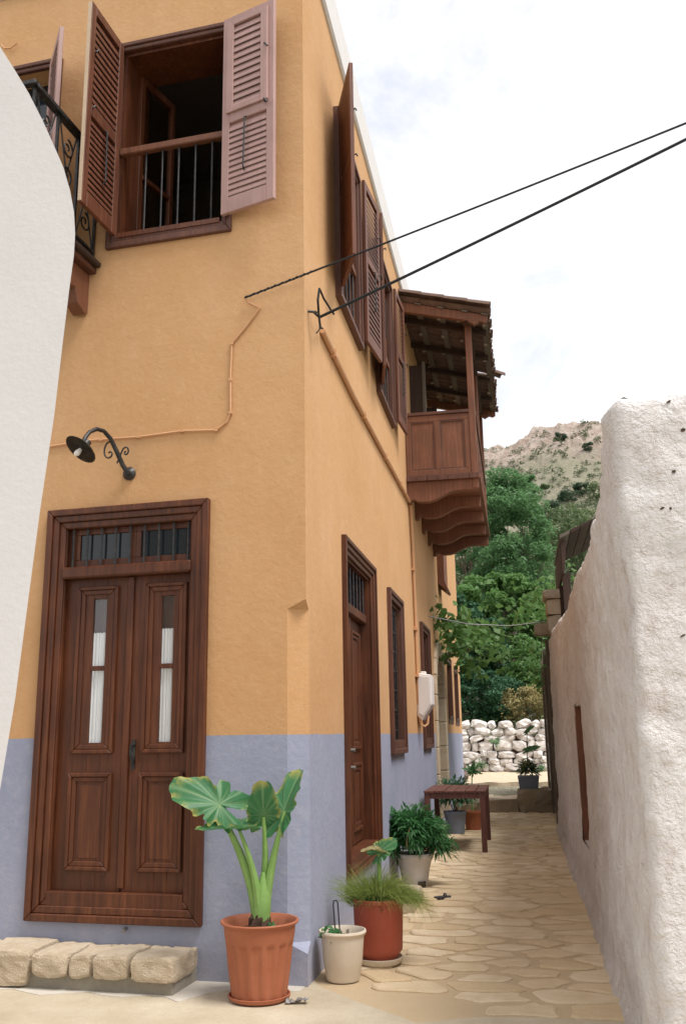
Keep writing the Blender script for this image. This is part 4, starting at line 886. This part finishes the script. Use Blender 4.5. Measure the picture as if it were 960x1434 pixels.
quads('foliage', 'leaf_pot', lances(np.concatenate([c, c2, c3]), np.concatenate([d, d2, d3]), .115, .22, .45), fp, P3)
for k in range(7): an = k*.9; B = MB(WORLD); B.tube([tuple(P3+Vector((0, 0, .26))), tuple(P3+Vector((.1*math.cos(an), .1*math.sin(an), .42))), tuple(P3+Vector((.24*math.cos(an), .24*math.sin(an), .55)))], .007, 5); B.build('stem', 'bark', fp)
petiole(fp, [P3+Vector((-.09, -.30, .40)), P3+Vector((-.10, -.335, .48)), P3+Vector((-.06, -.31, .60))], .012, .006, 'leaf_dry')
# dark foot under that pot
B = MB(Fr(P3, (1, 0, 0), (0, 1, 0), UP)); B.box(.02, .10, -.16, -.10, -.006, .05); B.build('foot', 'dark_wood', fp)
# sandal left on the paving
sn = tag(empty('sandal', SIDE(3.35, .62, .01)), 'dark sandal lying on the paving beside the stone block', 'sandal'); F_ = Fr(SIDE(3.35, .58, .01), vdir(SIDE, .5, .86)*.7, vdir(SIDE, -.86, .5)*.8, UP)
B = MB(F_); B.prism([(-.12, -.03), (-.06, -.04), (.06, -.045), (.12, -.03), (.13, 0), (.11, .035), (0, .03), (-.1, .035), (-.13, 0)], 'ab', 0, .02); B.build('sole', 'sandal', sn, bevel=.004)
B = MB(F_); B.tube([(.04, -.045, .015), (.04, -.03, .035), (.04, 0, .04), (.04, .025, .033), (.04, .034, .015)], .008, 6); B.build('strap', 'sandal', sn)
# ------------------------------------------------------------------ table
tb = tag(empty('slatted_table', SIDE(7.7, .45, 0)), 'reddish brown slatted wooden table against the alley wall', 'table')
ta0, ta1, tb0, tb1, H = 6.93, 8.47, .06, .90, .80
for k in range(6): w = (tb1-tb0)/6; B = MB(SIDE); B.box(ta0, ta1, tb0+k*w+.005, tb0+(k+1)*w-.005, H-.025, H+.003*math.sin(k*2)); B.build('top_slat', 'table_wood', tb, bevel=.003)
for a in (ta0+.015, ta1-.085):
    for b_ in (tb0+.01, tb1-.085): B = MB(SIDE); B.box(a, a+.07, b_, b_+.07, .008, H-.026); B.build('leg', 'table_wood', tb, bevel=.004)
B = MB(SIDE); B.box(ta0+.025, ta0+.05, tb0+.082, tb1-.087, H-.105, H-.027); B.build('apron', 'table_wood', tb, bevel=.003)
B = MB(SIDE); B.box(ta1-.06, ta1-.035, tb0+.082, tb1-.087, H-.105, H-.027); B.build('apron', 'table_wood', tb, bevel=.003)
for b_ in (tb0+.02, tb1-.045): B = MB(SIDE); B.box(ta0+.087, ta1-.087, b_, b_+.025, H-.105, H-.027); B.build('apron', 'table_wood', tb, bevel=.003)
# blue-grey pot behind the table
P4 = SIDE(9.45, .30, .008); bp = tag(empty('potted_dark_shrub', P4), 'dark shrub in a blue grey pot behind the slatted table', 'potted plant')
pot(bp, P4, wallprof(.135, .175, .34, .01, .04), 'pot_blue', 32, None, .155, .30); c, d = bush(P4+UP*.55, (.30, .28, .26), 900, .1, .3, hollow=.3); quads('foliage', 'leaf_dark', lances(c, d, .12, .3, .1), bp, P4)
for k in range(4): B = MB(WORLD); B.tube([tuple(P4+UP*.29), tuple(P4+Vector((.12*math.cos(k*1.7), .12*math.sin(k*1.7), .55)))], .008, 5); B.build('stem', 'bark', bp)
# broad-leaved sapling standing behind the table
P5 = SIDE(10.0, .55, 0.008); lp = tag(empty('potted_broad_leaf', P5), 'young broad leaved plant rising behind the slatted table', 'potted plant')
pot(lp, P5, wallprof(.12, .155, .30, .01, .04), 'terracotta', 28, None, .135, .26); petiole(lp, [P5+UP*.26, P5+UP*.6, P5+Vector((.02, 0, .95))], .014, .008)
for k, (dx, dy, dz, L) in enumerate(((.5, -.2, .5, .24), (-.55, -.1, .25, .26), (.75, -.1, -.1, .24), (.1, -.4, .8, .24), (-.3, .3, .6, .2))): ear(lp, P5+Vector((.02, 0, .93)), (dx, dy, dz), (-dx*.4, -.6, .8), L, .09, 30+k, mat='ear_leaf', cup=.2, droop=.3)
# boulder
bo = block(SIDE, 11.2, 11.75, .28, .66, -.03, .36, 41, None, 'boulder', 'stone_dim', .07, 5); tag(bo, 'rounded boulder beside the wall past the slatted table', 'boulder')

# far planter on the raised stone at the right of the steps
rb = block(SIDE, 13.45, 14.5, 1.27, 1.94, -.05, .44, 43, None, 'stone_block', 'stone_dim', .05, 5); tag(rb, 'rough squared stone block carrying the grey planter', 'stone block')
P6 = SIDE(13.85, 1.50, .43); pl6 = tag(empty('grey_planter', P6), 'square grey planter with a dark plant and one big leaf', 'planter')
B = MB(Fr(P6, nS, uS, UP)); B.hexa([(-.18, -.18, 0), (.18, -.18, 0), (-.18, .18, 0), (.18, .18, 0), (-.215, -.215, .27), (.215, -.215, .27), (-.215, .215, .27), (.215, .215, .27)]); B.build('box', 'pot_blue', pl6, bevel=.012)
c, d = bush(P6+UP*.36, (.19, .18, .17), 420, .1, .3, hollow=.2); quads('foliage', 'leaf_dry', lances(c[:120], d[:120], .13, .25, .1), pl6, P6); quads('foliage', 'leaf_dark', lances(c[120:], d[120:], .14, .22, 0), pl6, P6)
petiole(pl6, [P6+UP*.3, P6+Vector((.0, 0, .8)), P6+Vector((.03, 0, 1.15))], .012, .007); ear(pl6, P6+Vector((.03, -.02, .78)), (.65, -.3, .25), (-.4, -.6, .6), .34, .16, 77)
ear(pl6, P6+Vector((.03, -.02, 1.15)), (.5, -.3, .5), (-.4, -.6, .6), .26, .12, 78)

# crumpled plastic scrap by the pot
sc = tag(empty('plastic_scrap', Vector((-.32, 6.08, .01))), 'crumpled clear plastic scrap on the cement by the terracotta pot', 'litter'); B = MB(WORLD); rr = random.Random(3); vs = []
for i in range(5):
    for j in range(9): vs.append((-.38+.13*j/8+rr.uniform(-.006, .006), 6.05+.06*i/4+rr.uniform(-.006, .006), .012+rr.uniform(0, .028)))
B.add(vs, [(i*9+j, i*9+j+1, (i+1)*9+j+1, (i+1)*9+j) for i in range(4) for j in range(8)]); B.build('film', 'steel', sc, fix=False)

# ------------------------------------------------------------------ white walls
# alley wall on the right: lumpy whitewashed rubble, following the lane and turning the corner
RW = Fr(C0, uS, nS, UP)
path = []
dd = 5.2
while dd > 2.06: path.append((-1.56-.02*(dd-2.1), dd)); dd -= .045
for k in range(8): an = math.pi/2*k/7; path.append((-1.50-.06*math.cos(an), 2.02-.06*math.sin(an)))
tt = -1.46
while tt < 10.25: path.append((tt, 1.955+.012*math.sin(tt*.8))); tt += .04 if tt < 5 else .07
ptop = [(-9, 3.30), (-1.5, 3.27), (-1.25, 3.25), (-.95, 3.14), (-.5, 2.94), (.9, 2.91), (2.4, 2.97), (4.1, 2.88), (7.15, 3.04), (9, 3.12), (10.3, 3.16)]
def topz(a):
    for (p, h0), (q, h1) in zip(ptop, ptop[1:]):
        if p <= a <= q: w = (a-p)/(q-p); return h0+(h1-h0)*w
    return ptop[-1][1]
NZ = 74; vs = []; fs = []; SL = (2.72, 3.66, .52, 1.80)
nrm_ = []
for i, (a, d) in enumerate(path):
    p, q = path[max(0, i-1)], path[min(len(path)-1, i+1)]; tx, ty = q[0]-p[0], q[1]-p[1]; l = math.hypot(tx, ty); nrm_.append((-abs(ty)/l if d > 1.962 and a < -1.47 else 0, -abs(tx)/l))
nrows = NZ+6
for i, (a, d) in enumerate(path):
    tz = topz(a)+.03*noise.noise(Vector((a*3, d*3, 0))); na, nd = nrm_[i]
    for k in range(nrows):
        if k < NZ: z_ = -.06+(tz-.05)*k/(NZ-1)*1.0+.0; inn = 0
        else: an = (k-NZ+1)/6*math.pi/2; z_ = tz-.11+.11*math.sin(an)*1.0; inn = .16*(1-math.cos(an))+(.32 if k == nrows-1 else 0); z_ -= (0, 0, 0, 0, .03, .12)[k-NZ]
        w = Vector((a*1.0, d*1.0, z_))
        o = noise.fractal(w*1.3, 1, 2, 3)*.035+noise.fractal(w*6, .9, 2.1, 4)*.018
        if a > 1.5 and abs(a-3.2) < 1.0: o *= .35
        batter = .06*max(0, 1-z_/1.2)*.5+.05*max(0, .12-z_)/.12
        vs.append((a+na*(o+batter-inn), d+nd*(o+batter-inn), z_))
for i in range(len(path)-1):
    for k in range(nrows-1):
        a = (path[i][0]+path[i+1][0])/2; z_ = vs[i*nrows+k][2]
        if SL[0] < a < SL[1] and SL[2] < z_ < SL[3] and path[i][1] < 2.0: continue
        fs.append((i*nrows+k, i*nrows+k+1, (i+1)*nrows+k+1, (i+1)*nrows+k))
rw = tag(empty('whitewashed_wall', RW(-1.5, 2.1, 0)), 'tall lumpy whitewashed rubble wall lining the alley opposite the orange house', 'wall')
B = MB(RW); B.add(vs, fs); w_o = B.build('face', 'whitewash', rw, smooth=False, fix=False); w_o.data.polygons.foreach_set('use_smooth', [min(f[0] % nrows, f[2] % nrows) < NZ-2 for f in fs])
B = MB(RW); B.box(-1.2, 10.2, 2.3, 2.62, -.1, 2.7); B.box(-1.2, -.8, 2.3, 5.2, -.1, 2.9); B.box(10.1, 10.28, 1.97, 2.6, -.1, 3.0); B.build('core', 'white_paint', rw)
B = MB(RW); B.box(SL[0]-.1, SL[0]+.0, 1.966, 2.2, SL[2]-.1, SL[3]+.1); B.box(SL[0], SL[1], 1.966, 2.2, SL[2]-.1, SL[2]); B.box(SL[0], SL[1], 1.966, 2.2, SL[3], SL[3]+.1); B.build('reveal', 'whitewash', rw); B = MB(RW); B.box(SL[1]-.03, SL[1]+.1, 1.958, 2.2, SL[2], SL[3]); B.build('shutter_frame', 'balcony_wood', rw)
for k in range(4): B = MB(RW); x = SL[0]+k*(SL[1]-SL[0])/4; B.box(x+.004, x+(SL[1]-SL[0])/4-.004, 2.05, 2.09, SL[2], SL[3]); B.build('shutter_board', 'balcony_wood', rw, bevel=.004)
# small dark plugs, coloured as the shade inside holes in the lime
rr = random.Random(17)
for (x, y) in ((873, 661), (845, 588), (890, 607), (892, 674), (868, 726), (879, 778), (942, 661), (955, 602), (936, 608), (889, 840), (900, 845), (877, 815), (883, 812), (895, 815), (914, 845), (915, 852), (899, 847), (935, 562), (897, 902), (891, 1064), (915, 1064), (939, 1155), (907, 1200), (955, 890), (938, 712), (926, 712), (935, 1278), (927, 1367), (866, 590)):
    d = _rx*((x-480)/1311.07)-_ru*((y-717)/1311.07)+_f; Q = RW.o+uS*-1.575; tq = (Q-EYE).dot(uS)/d.dot(uS); p = EYE+d*tq; L = p-C0; ad_, zd_ = L.dot(nS), L.z
    if ad_ < 2.08: continue
    B = MB(RW); n = 8; s1, s2 = rr.uniform(.006, .016), rr.uniform(.004, .009); aa = rr.uniform(0, 3); o = noise.fractal(Vector((-1.57, ad_, zd_))*1.3, 1, 2, 3)*.035+noise.fractal(Vector((-1.57, ad_, zd_))*6, .9, 2.1, 4)*.018
    base_t = -1.56-.02*(ad_-2.1)-o-.03*max(0, 1-zd_/1.2)
    pl_ = [(ad_+s1*math.cos(q)*rr.uniform(.7, 1.2), zd_+s2*math.sin(q)*rr.uniform(.7, 1.2)+.4*s1*math.cos(q)*math.sin(aa)) for q in np.linspace(0, 2*math.pi, n, endpoint=False)]
    B.prism(pl_, 'bc', base_t-.003, base_t+.03); B.build('hole_shade', 'soil', rw)
B = MB(RW); B.tube([(-.9, 2.25, 3.2), (-.9, 2.25, 3.36)], .01, 6); B.tube([(-.9, 2.22, 3.36), (-.9, 2.28, 3.36)], .016, 6); B.build('iron_spike', 'iron', rw)

# rounded white wall end at the left, smooth plaster
prof_l = [(-1.20, -.1), (-1.10, .2), (-1.055, .7), (-1.0, 1.38), (-.97, 1.67), (-.932, 2.23), (-.905, 2.55), (-.892, 2.79), (-.880, 2.99), (-.872, 3.10), (-.872, 3.18), (-.880, 3.26), (-.897, 3.34), (-.925, 3.43), (-.96, 3.51), (-1.005, 3.61), (-1.06, 3.72), (-1.115, 3.815), (-1.17, 3.905), (-1.25, 4.02), (-1.36, 4.13), (-1.5, 4.2), (-1.7, 4.25), (-4.5, 4.3), (-4.5, -.1)]
LWF = Fr((0, 2.8, 0), (1, 0, 0), Vector((-.50, 1, 0)), UP); B = MB(LWF); B.prism(prof_l, 'ac', 0, .42); lw = B.build('white_wall_end', 'left_white'); tag(lw, 'smooth white plastered wall end with a rounded shoulder left of the double door', 'wall')

# beyond the white wall: stone gate pier, dark plank fence, lean-to eave
gp = tag(empty('gate_pier', SIDE(10.6, 2.1, 0)), 'pale stone gate pier with flat cap at the end of the white wall', 'pier')
zz = 0
for k, h in enumerate((.42, .38, .45, .36, .42, .40, .38, .40, .34, .28)):
    block(SIDE, 10.45, 11.1, 1.98+.02*math.sin(k*2), 2.6, zz+.004, zz+h-.004, 60+k, gp, 'stone', 'stone_step' if k % 3 else 'stone_warm', .012, 3); zz += h
block(SIDE, 10.40, 11.15, 1.92, 2.66, zz+.002, zz+.17, 80, gp, 'cap', 'stone_step', .012, 3)
block(SIDE, 10.55, 10.95, 1.74, 2.0, 3.22, 3.42, 81, gp, 'corbel', 'stone_dim', .015, 3)
fn = tag(empty('plank_fence', SIDE(13.3, 2.0, 0)), 'dark weathered plank fence beyond the stone pier', 'fence')
for k in range(20):
    a = 11.15+k*.235; B = MB(SIDE); B.box(a, a+.225, 1.99+.008*math.sin(k*3), 2.02+.008*math.sin(k*3), -.02 if a < 13.4 else .1, 3.1+.06*math.sin(k*2.3)); B.build('plank', 'dark_wood', fn)
for a in (11.2, 13.4, 15.7): B = MB(SIDE); B.box(a, a+.12, 1.93, 1.985, 0, 3.2); B.build('post', 'grey_wood', fn)
ev = tag(empty('lean_to_roof', SIDE(8.6, 2.3, 4.0)), 'dark timber lean-to eave showing above the white wall', 'roof')
B = MB(SIDE); B.prism([(2.62, 2.9), (2.66, 2.9), (2.66, 4.3), (2.62, 4.3)], 'bc', 9.0, 11.5); B.build('back_board', 'dark_wood', ev)
B = MB(SIDE); B.prism([(2.20, 4.02), (2.24, 4.02), (2.30, 4.58), (2.26, 4.60), (2.20, 4.50)], 'bc', 9.0, 11.5); B.build('fascia', 'dark_wood', ev, bevel=.01)
for k in range(5): B = MB(SIDE); x0, x1 = 2.20+k*.17, 2.20+(k+1)*.17-.01; B.prism([(x0, 4.60+.45*(x0-2.2)), (x1, 4.60+.45*(x1-2.2)), (x1, 4.66+.45*(x1-2.2)), (x0, 4.66+.45*(x0-2.2))], 'bc', 8.95, 11.6); B.build('roof_board', 'dark_wood' if k else 'grey_wood', ev, bevel=.006)
for a in (9.1, 10.4): B = MB(SIDE); B.box(a, a+.12, 2.21, 2.33, 2.6, 4.05); B.build('post', 'dark_wood', ev)

# ------------------------------------------------------------------ whitewashed dry-stone wall at the end
dsw = tag(empty('dry_stone_wall', SIDE(23.5, .9, .42)), 'whitewashed dry stone wall closing the end of the alley', 'wall')
SM = []
for sd_ in range(5):
    bm = bmesh.new(); bmesh.ops.create_icosphere(bm, subdivisions=2, radius=1)
    for v in bm.verts:
        q = v.co.copy(); m_ = max(abs(q.x), abs(q.y), abs(q.z)); q = q.lerp(q/m_*.86, .78); v.co = q*(1+.34*noise.noise(q*1.6+Vector((sd_*9, 0, 0))))
    me = bpy.data.meshes.new('stone'); bm.to_mesh(me); bm.free(); me.materials.append(M['white_stone']); SM.append(me)
rr = random.Random(9); z_ = .40; row = 0
while z_ < 1.70:
    h = rr.uniform(.19, .32); d = -.62+rr.uniform(0, .2)
    while d < 2.35:
        w = rr.uniform(.2, .58); o = bpy.data.objects.new('stone', rr.choice(SM)); COL.objects.link(o); o.parent = dsw
        o.location = SIDE(23.3+rr.uniform(-.06, .06)+.12*(z_-.4), d+w/2, z_+h/2+rr.uniform(-.02, .02))-ORG[dsw.name]; o.rotation_euler = (rr.uniform(-.25, .25), rr.uniform(-.3, .3), rr.uniform(-.4, .4)); o.scale = (w*.56, .20, h*.60); d += w
        if z_+h > 1.62 and rr.random() < .3: d += .1
    z_ += h*.93; row += 1
B = MB(SIDE); B.box(23.40, 23.8, -.7, 2.4, .3, 1.45); B.build('gap_shade_backing', 'soil', dsw)  # dark backing box; its colour stands for shade in gaps between stones
for (d, z_) in ((.62, 1.28), (.15, .62), (1.9, .5)):
    c = np.array(SIDE(23.02, d, z_))+RNG.normal(size=(70, 3))*np.array((.09, .05, .06)); quads('weed', 'leaf_bright', leafs(c, .09, .3, .5), dsw, ORG[dsw.name])
lgp = ['topmost', 'thin', 'middle', 'thick lower', 'bottom']
for k, (a, d, z_, r_, L) in enumerate(((18.6, -.30, .50, .10, 2.6), (18.4, -.12, .48, .085, 2.9), (18.8, -.22, .66, .09, 2.2), (19.0, -.28, .84, .07, 2.4), (18.5, -.02, .46, .05, 2.0))):
    B = MB(SIDE); B.tube([(a, d, z_), (a+L/2, d+.05*math.sin(k), z_+.06), (a+L, d-.1, z_+.03)], [r_, r_*.9, r_*.8], 9); o = B.build('firewood_log', 'bark'); tag(o, 'weathered log in the pile past the far corner of the orange house', 'log', 'logs piled at the end of the house')

# ------------------------------------------------------------------ vegetation
def place(x, y, t_):   # a point standing on the terrain in the alley frame
    return SIDE(t_, x, ground_h(t_, x))
def tree(name, label, base, h, rad, crown_c, n_cl, n_lf, lsize, mat, seed, trunk_r=.12, limbs=7, aspect=.5, cl_r=.45, group=None, cat='tree', flat=.7):
    rs_ = np.random.default_rng(seed); rt_ = tag(empty(name, base), label, cat, group); B = MB(WORLD); top = base+Vector((0, 0, h)); cc = base+Vector(crown_c)
    mid = base.lerp(cc, .55)+Vector((rs_.normal()*.15, 0, 0)); B.tube([tuple(base-UP*.3), tuple(base.lerp(mid, .5)), tuple(mid), tuple(cc)], [trunk_r*1.2, trunk_r, trunk_r*.75, trunk_r*.4], 8)
    cents = []
    for k in range(n_cl):
        d = rs_.normal(size=3); d /= np.linalg.norm(d); r_ = rs_.uniform(.35, 1)**.6; cents.append(np.array(cc)+d*r_*np.array(rad))
    for k in range(min(limbs, n_cl)):
        e = Vector(cents[k]); s0 = base.lerp(cc, .35+.5*rs_.random()); m_ = s0.lerp(e, .5)-UP*.12*(e-s0).length; B.tube([tuple(s0), tuple(m_), tuple(e)], [trunk_r*.45, trunk_r*.28, trunk_r*.10], 6)
    B.build('trunk', 'bark', rt_)
    pts = []
    for c_ in cents:
        rr_ = cl_r*rs_.uniform(.6, 1.35)*(sum(rad)/3); m_ = int(n_lf*rs_.uniform(.6, 1.3)); q = rs_.normal(size=(m_, 3)); q /= np.linalg.norm(q, axis=1, keepdims=True); pts.append(c_+q*(rs_.uniform(.3, 1, (m_, 1))**.5)*rr_*np.array((1, 1, flat)))
    quads('crown', mat, leafs(np.concatenate(pts), lsize, .35, aspect), rt_, base); return rt_
def at(x, y, dist): return pix(x, y, dist)
def grounded(x, dist):
    p = pix(x, 1000, dist); L = p-C0; a, d = L.dot(uS), L.dot(nS); return SIDE(a, d, ground_h(a, d))
def hill_hit(x, y):
    """distance at which the sight line from the lane first meets the hill"""
    for k in range(60, 270):
        p = pix(x, y, k); L = p-C0
        if p.z <= ground_h(L.dot(uS), L.dot(nS)): return k
    return 262
def crown_tree(name, label, x, y, dist, wpx, hpx, n_cl, n_lf, leafpx, mat, seed, **kw):
    """standing at the given distance with the crown's middle, width and height converted to metres"""
    if dist is None: dist = hill_hit(x, y+hpx*.5)
    cpt = pix(x, y, dist); L_ = cpt-C0; b = SIDE(L_.dot(uS), L_.dot(nS), ground_h(L_.dot(uS), L_.dot(nS))); m_ = dist*1.05/1311.07
    return tree(name, label, b, (cpt-b).z+hpx*m_/2, (wpx*m_/2, wpx*m_/2, hpx*m_/2), tuple(cpt-b), n_cl, n_lf, leafpx*m_, mat, seed, **kw)
crown_tree('locust_tree', 'tall airy bright green tree rising above the alley end', 705, 765, 46, 132, 220, 130, 190, 6, 'leaf_bright', 3, trunk_r=.13, limbs=16, cl_r=.20, aspect=.45)
crown_tree('locust_tree', 'loose green tree leaning towards the hillside', 650, 725, 52, 120, 150, 50, 240, 6, 'leaf_bright', 13, trunk_r=.12, limbs=12, cl_r=.22, aspect=.45)
crown_tree('locust_tree', 'slim feathery treetop standing clear against the pale slope', 725, 668, 47, 44, 42, 9, 120, 5, 'leaf_bright', 23, trunk_r=.05, limbs=8, cl_r=.33)
crown_tree('fig_tree', 'dense mid green tree behind the dry stone wall', 700, 868, 39, 155, 115, 105, 190, 7, 'leaf_vine', 4, trunk_r=.11, limbs=14, cl_r=.19, aspect=.7)
crown_tree('fig_tree', 'dark leafy tree crowding the far corner of the orange house', 655, 905, 36, 92, 135, 80, 190, 7, 'leaf_dark', 5, trunk_r=.1, limbs=12, cl_r=.20, aspect=.6)
crown_tree('olive_tree', 'grey green olive tree lower on the slope', 775, 770, 62, 120, 110, 34, 260, 5, 'leaf_olive', 6, trunk_r=.15, limbs=9, cl_r=.32, group=None)
crown_tree('olive_tree', 'rounded pale olive tree under the lean-to eave line', 745, 815, 50, 90, 80, 26, 240, 5, 'leaf_olive', 16, trunk_r=.13, limbs=9, cl_r=.32)
crown_tree('bush', 'bushy bluish green shrub above the dry stone wall', 680, 978, 33.5, 104, 68, 80, 190, 5.5, 'leaf_dark', 7, trunk_r=.05, limbs=9, cl_r=.21, cat='shrub')
crown_tree('bush', 'yellow green weedy shrub beside the plank fence', 738, 940, 35, 78, 84, 60, 110, 5.5, 'leaf_vine', 8, trunk_r=.04, limbs=9, cl_r=.34, cat='shrub')
crown_tree('bush', 'dry straw coloured shrub on the bank', 735, 990, 33, 74, 50, 50, 90, 4, 'leaf_dry', 9, trunk_r=.03, limbs=9, cl_r=.36, cat='shrub')
crown_tree('bush', 'low dark shrub in the shade of the trees', 705, 925, 37, 90, 60, 22, 260, 7, 'leaf_dark', 10, trunk_r=.05, limbs=9, cl_r=.34, cat='shrub')
crown_tree('pine_tree', 'lone dark pine on the rocky crest', 785, 609, None, 20, 17, 9, 90, 3, 'leaf_pine', 31, trunk_r=.3, limbs=3, cl_r=.45)
crown_tree('pine_tree', 'small dark pine clinging below the crest', 823, 625, None, 15, 12, 7, 70, 3, 'leaf_pine', 32, trunk_r=.25, limbs=3, cl_r=.45)
for i, (x, y, ds_, w, h) in enumerate(((815, 685, 190, 26, 18), (835, 690, 180, 30, 24), (795, 695, 175, 30, 20), (762, 682, 185, 14, 9), (775, 715, 150, 34, 24), (812, 722, 150, 36, 26), (760, 735, 130, 36, 26), (795, 755, 120, 44, 34), (825, 760, 110, 46, 40), (740, 700, 0, 22, 15), (750, 712, 0, 26, 18), (785, 735, 0, 34, 26), (735, 760, 0, 40, 30), (772, 775, 0, 44, 32), (705, 690, 0, 18, 11), (690, 705, 0, 22, 14))):
    crown_tree('pine_tree' if i % 2 == 0 else 'olive_tree', 'dark pine in the scattered wood on the lower hillside' if i % 2 == 0 else 'grey green bushy tree among the dark pines on the hillside', x, y, None, w, h, 14, 130, 2.6, 'leaf_pine' if i % 2 == 0 else 'leaf_olive', 40+i, trunk_r=.2, limbs=3, cl_r=.42, group='pines on the hillside' if i % 2 == 0 else 'bushy trees on the hillside')
# scrub on the hill: nobody could count it
pts = []; szs = []
for _ in range(5200):
    tt = RNG.uniform(48, 262); d = RNG.uniform(-26, 44)*min(1, .25+tt/200)
    dens = 1.0 if tt < 140 else (.75 if tt < 190 else .5)
    if RNG.random() > dens: continue
    h = ground_h(tt, d); r_ = RNG.uniform(.5, 1.6)*(1.4 if tt < 150 else .85); m_ = 26 if tt > 150 else 40
    q = RNG.normal(size=(m_, 3)); q /= np.linalg.norm(q, axis=1, keepdims=True); q[:, 2] = np.abs(q[:, 2]); pts.append(np.array(SIDE(tt, d, h+.1))+q*RNG.uniform(.4, 1, (m_, 1))*r_); szs.append(np.full(m_, .45*r_))
o = quads('hillside_scrub', 'leaf_scrub', leafs(np.concatenate(pts), np.concatenate(szs), .5, .7)); kind(o, 'stuff', 'low olive green scrub scattered over the hillside', 'scrub')
pts = []
for _ in range(900):
    tt = RNG.uniform(24, 46); d = RNG.uniform(-5, 8); h = ground_h(tt, d); m_ = 16; pts.append(np.array(SIDE(tt, d, h))+RNG.normal(size=(m_, 3))*np.array((.25, .25, .16))+np.array((0, 0, .15)))
o = quads('bank_undergrowth', 'leaf_olive', leafs(np.concatenate(pts), .16, .2, .4)); kind(o, 'stuff', 'tangled undergrowth on the bank behind the stone wall', 'undergrowth')
# grapevine trained along a wire from the house
vn = tag(empty('grapevine', SIDE(11.6, .05, 3.3)), 'grapevine with bright leaves hanging from the wall by the arched door', 'vine')
B = MB(SIDE); B.tube([(9.3, 0, 3.46), (10.3, .6, 3.42), (11.0, 1.3, 3.44), (11.0, 2.02, 3.5)], .010, 5); B.build('wire', 'steel', vn)
B = MB(SIDE); B.tube([(11.9, .03, 2.9), (12.0, .15, 3.1), (12.2, .35, 3.22), (12.6, .6, 3.35), (13.2, .9, 3.4)], [.045, .04, .03, .025, .015], 7); B.build('stem', 'bark', vn)
pts = []
for (a, d, z_, n, sp) in ((10.3, .18, 3.42, 45, .12), (10.7, .30, 3.30, 60, .15), (11.1, .30, 3.20, 70, .17), (11.6, .40, 3.40, 80, .19), (11.9, .6, 3.25, 60, .18), (12.4, .62, 3.3, 90, .22), (12.7, .8, 3.5, 70, .24), (12.6, .62, 2.85, 26, .14), (13.2, .9, 3.35, 90, .3), (9.6, .12, 3.62, 8, .06), (11.8, .45, 2.72, 14, .08), (11.4, .25, 3.0, 40, .13)):
    pts.append(np.array(SIDE(a, d, z_))+RNG.normal(size=(n, 3))*sp)
quads('foliage', 'leaf_vine', leafs(np.concatenate(pts), .15, .25, .9), vn, ORG[vn.name])
vn2 = tag(empty('grapevine', SIDE(11.4, 2.3, 3.7)), 'yellow green vine leaves spilling over the stone gate pier', 'vine'); pts = []
for (a, d, z_, n, sp) in ((12.2, 2.2, 4.15, 60, .2), (12.8, 1.9, 4.2, 50, .2), (13.4, 1.7, 3.9, 50, .22), (13.0, 2.5, 4.3, 60, .25), (13.6, 1.9, 2.9, 50, .2), (14, 1.95, 2.4, 30, .15)): pts.append(np.array(SIDE(a, d, z_))+RNG.normal(size=(n, 3))*sp)
quads('foliage', 'leaf_vine', leafs(np.concatenate(pts), .14, .25, .9), vn2, ORG[vn2.name]); B = MB(SIDE); B.tube([(11.3, 2.4, 3.2), (12.0, 2.3, 3.9), (13.0, 2.0, 4.15), (13.8, 1.9, 3.0)], .010, 6); B.build('stem', 'bark', vn2)
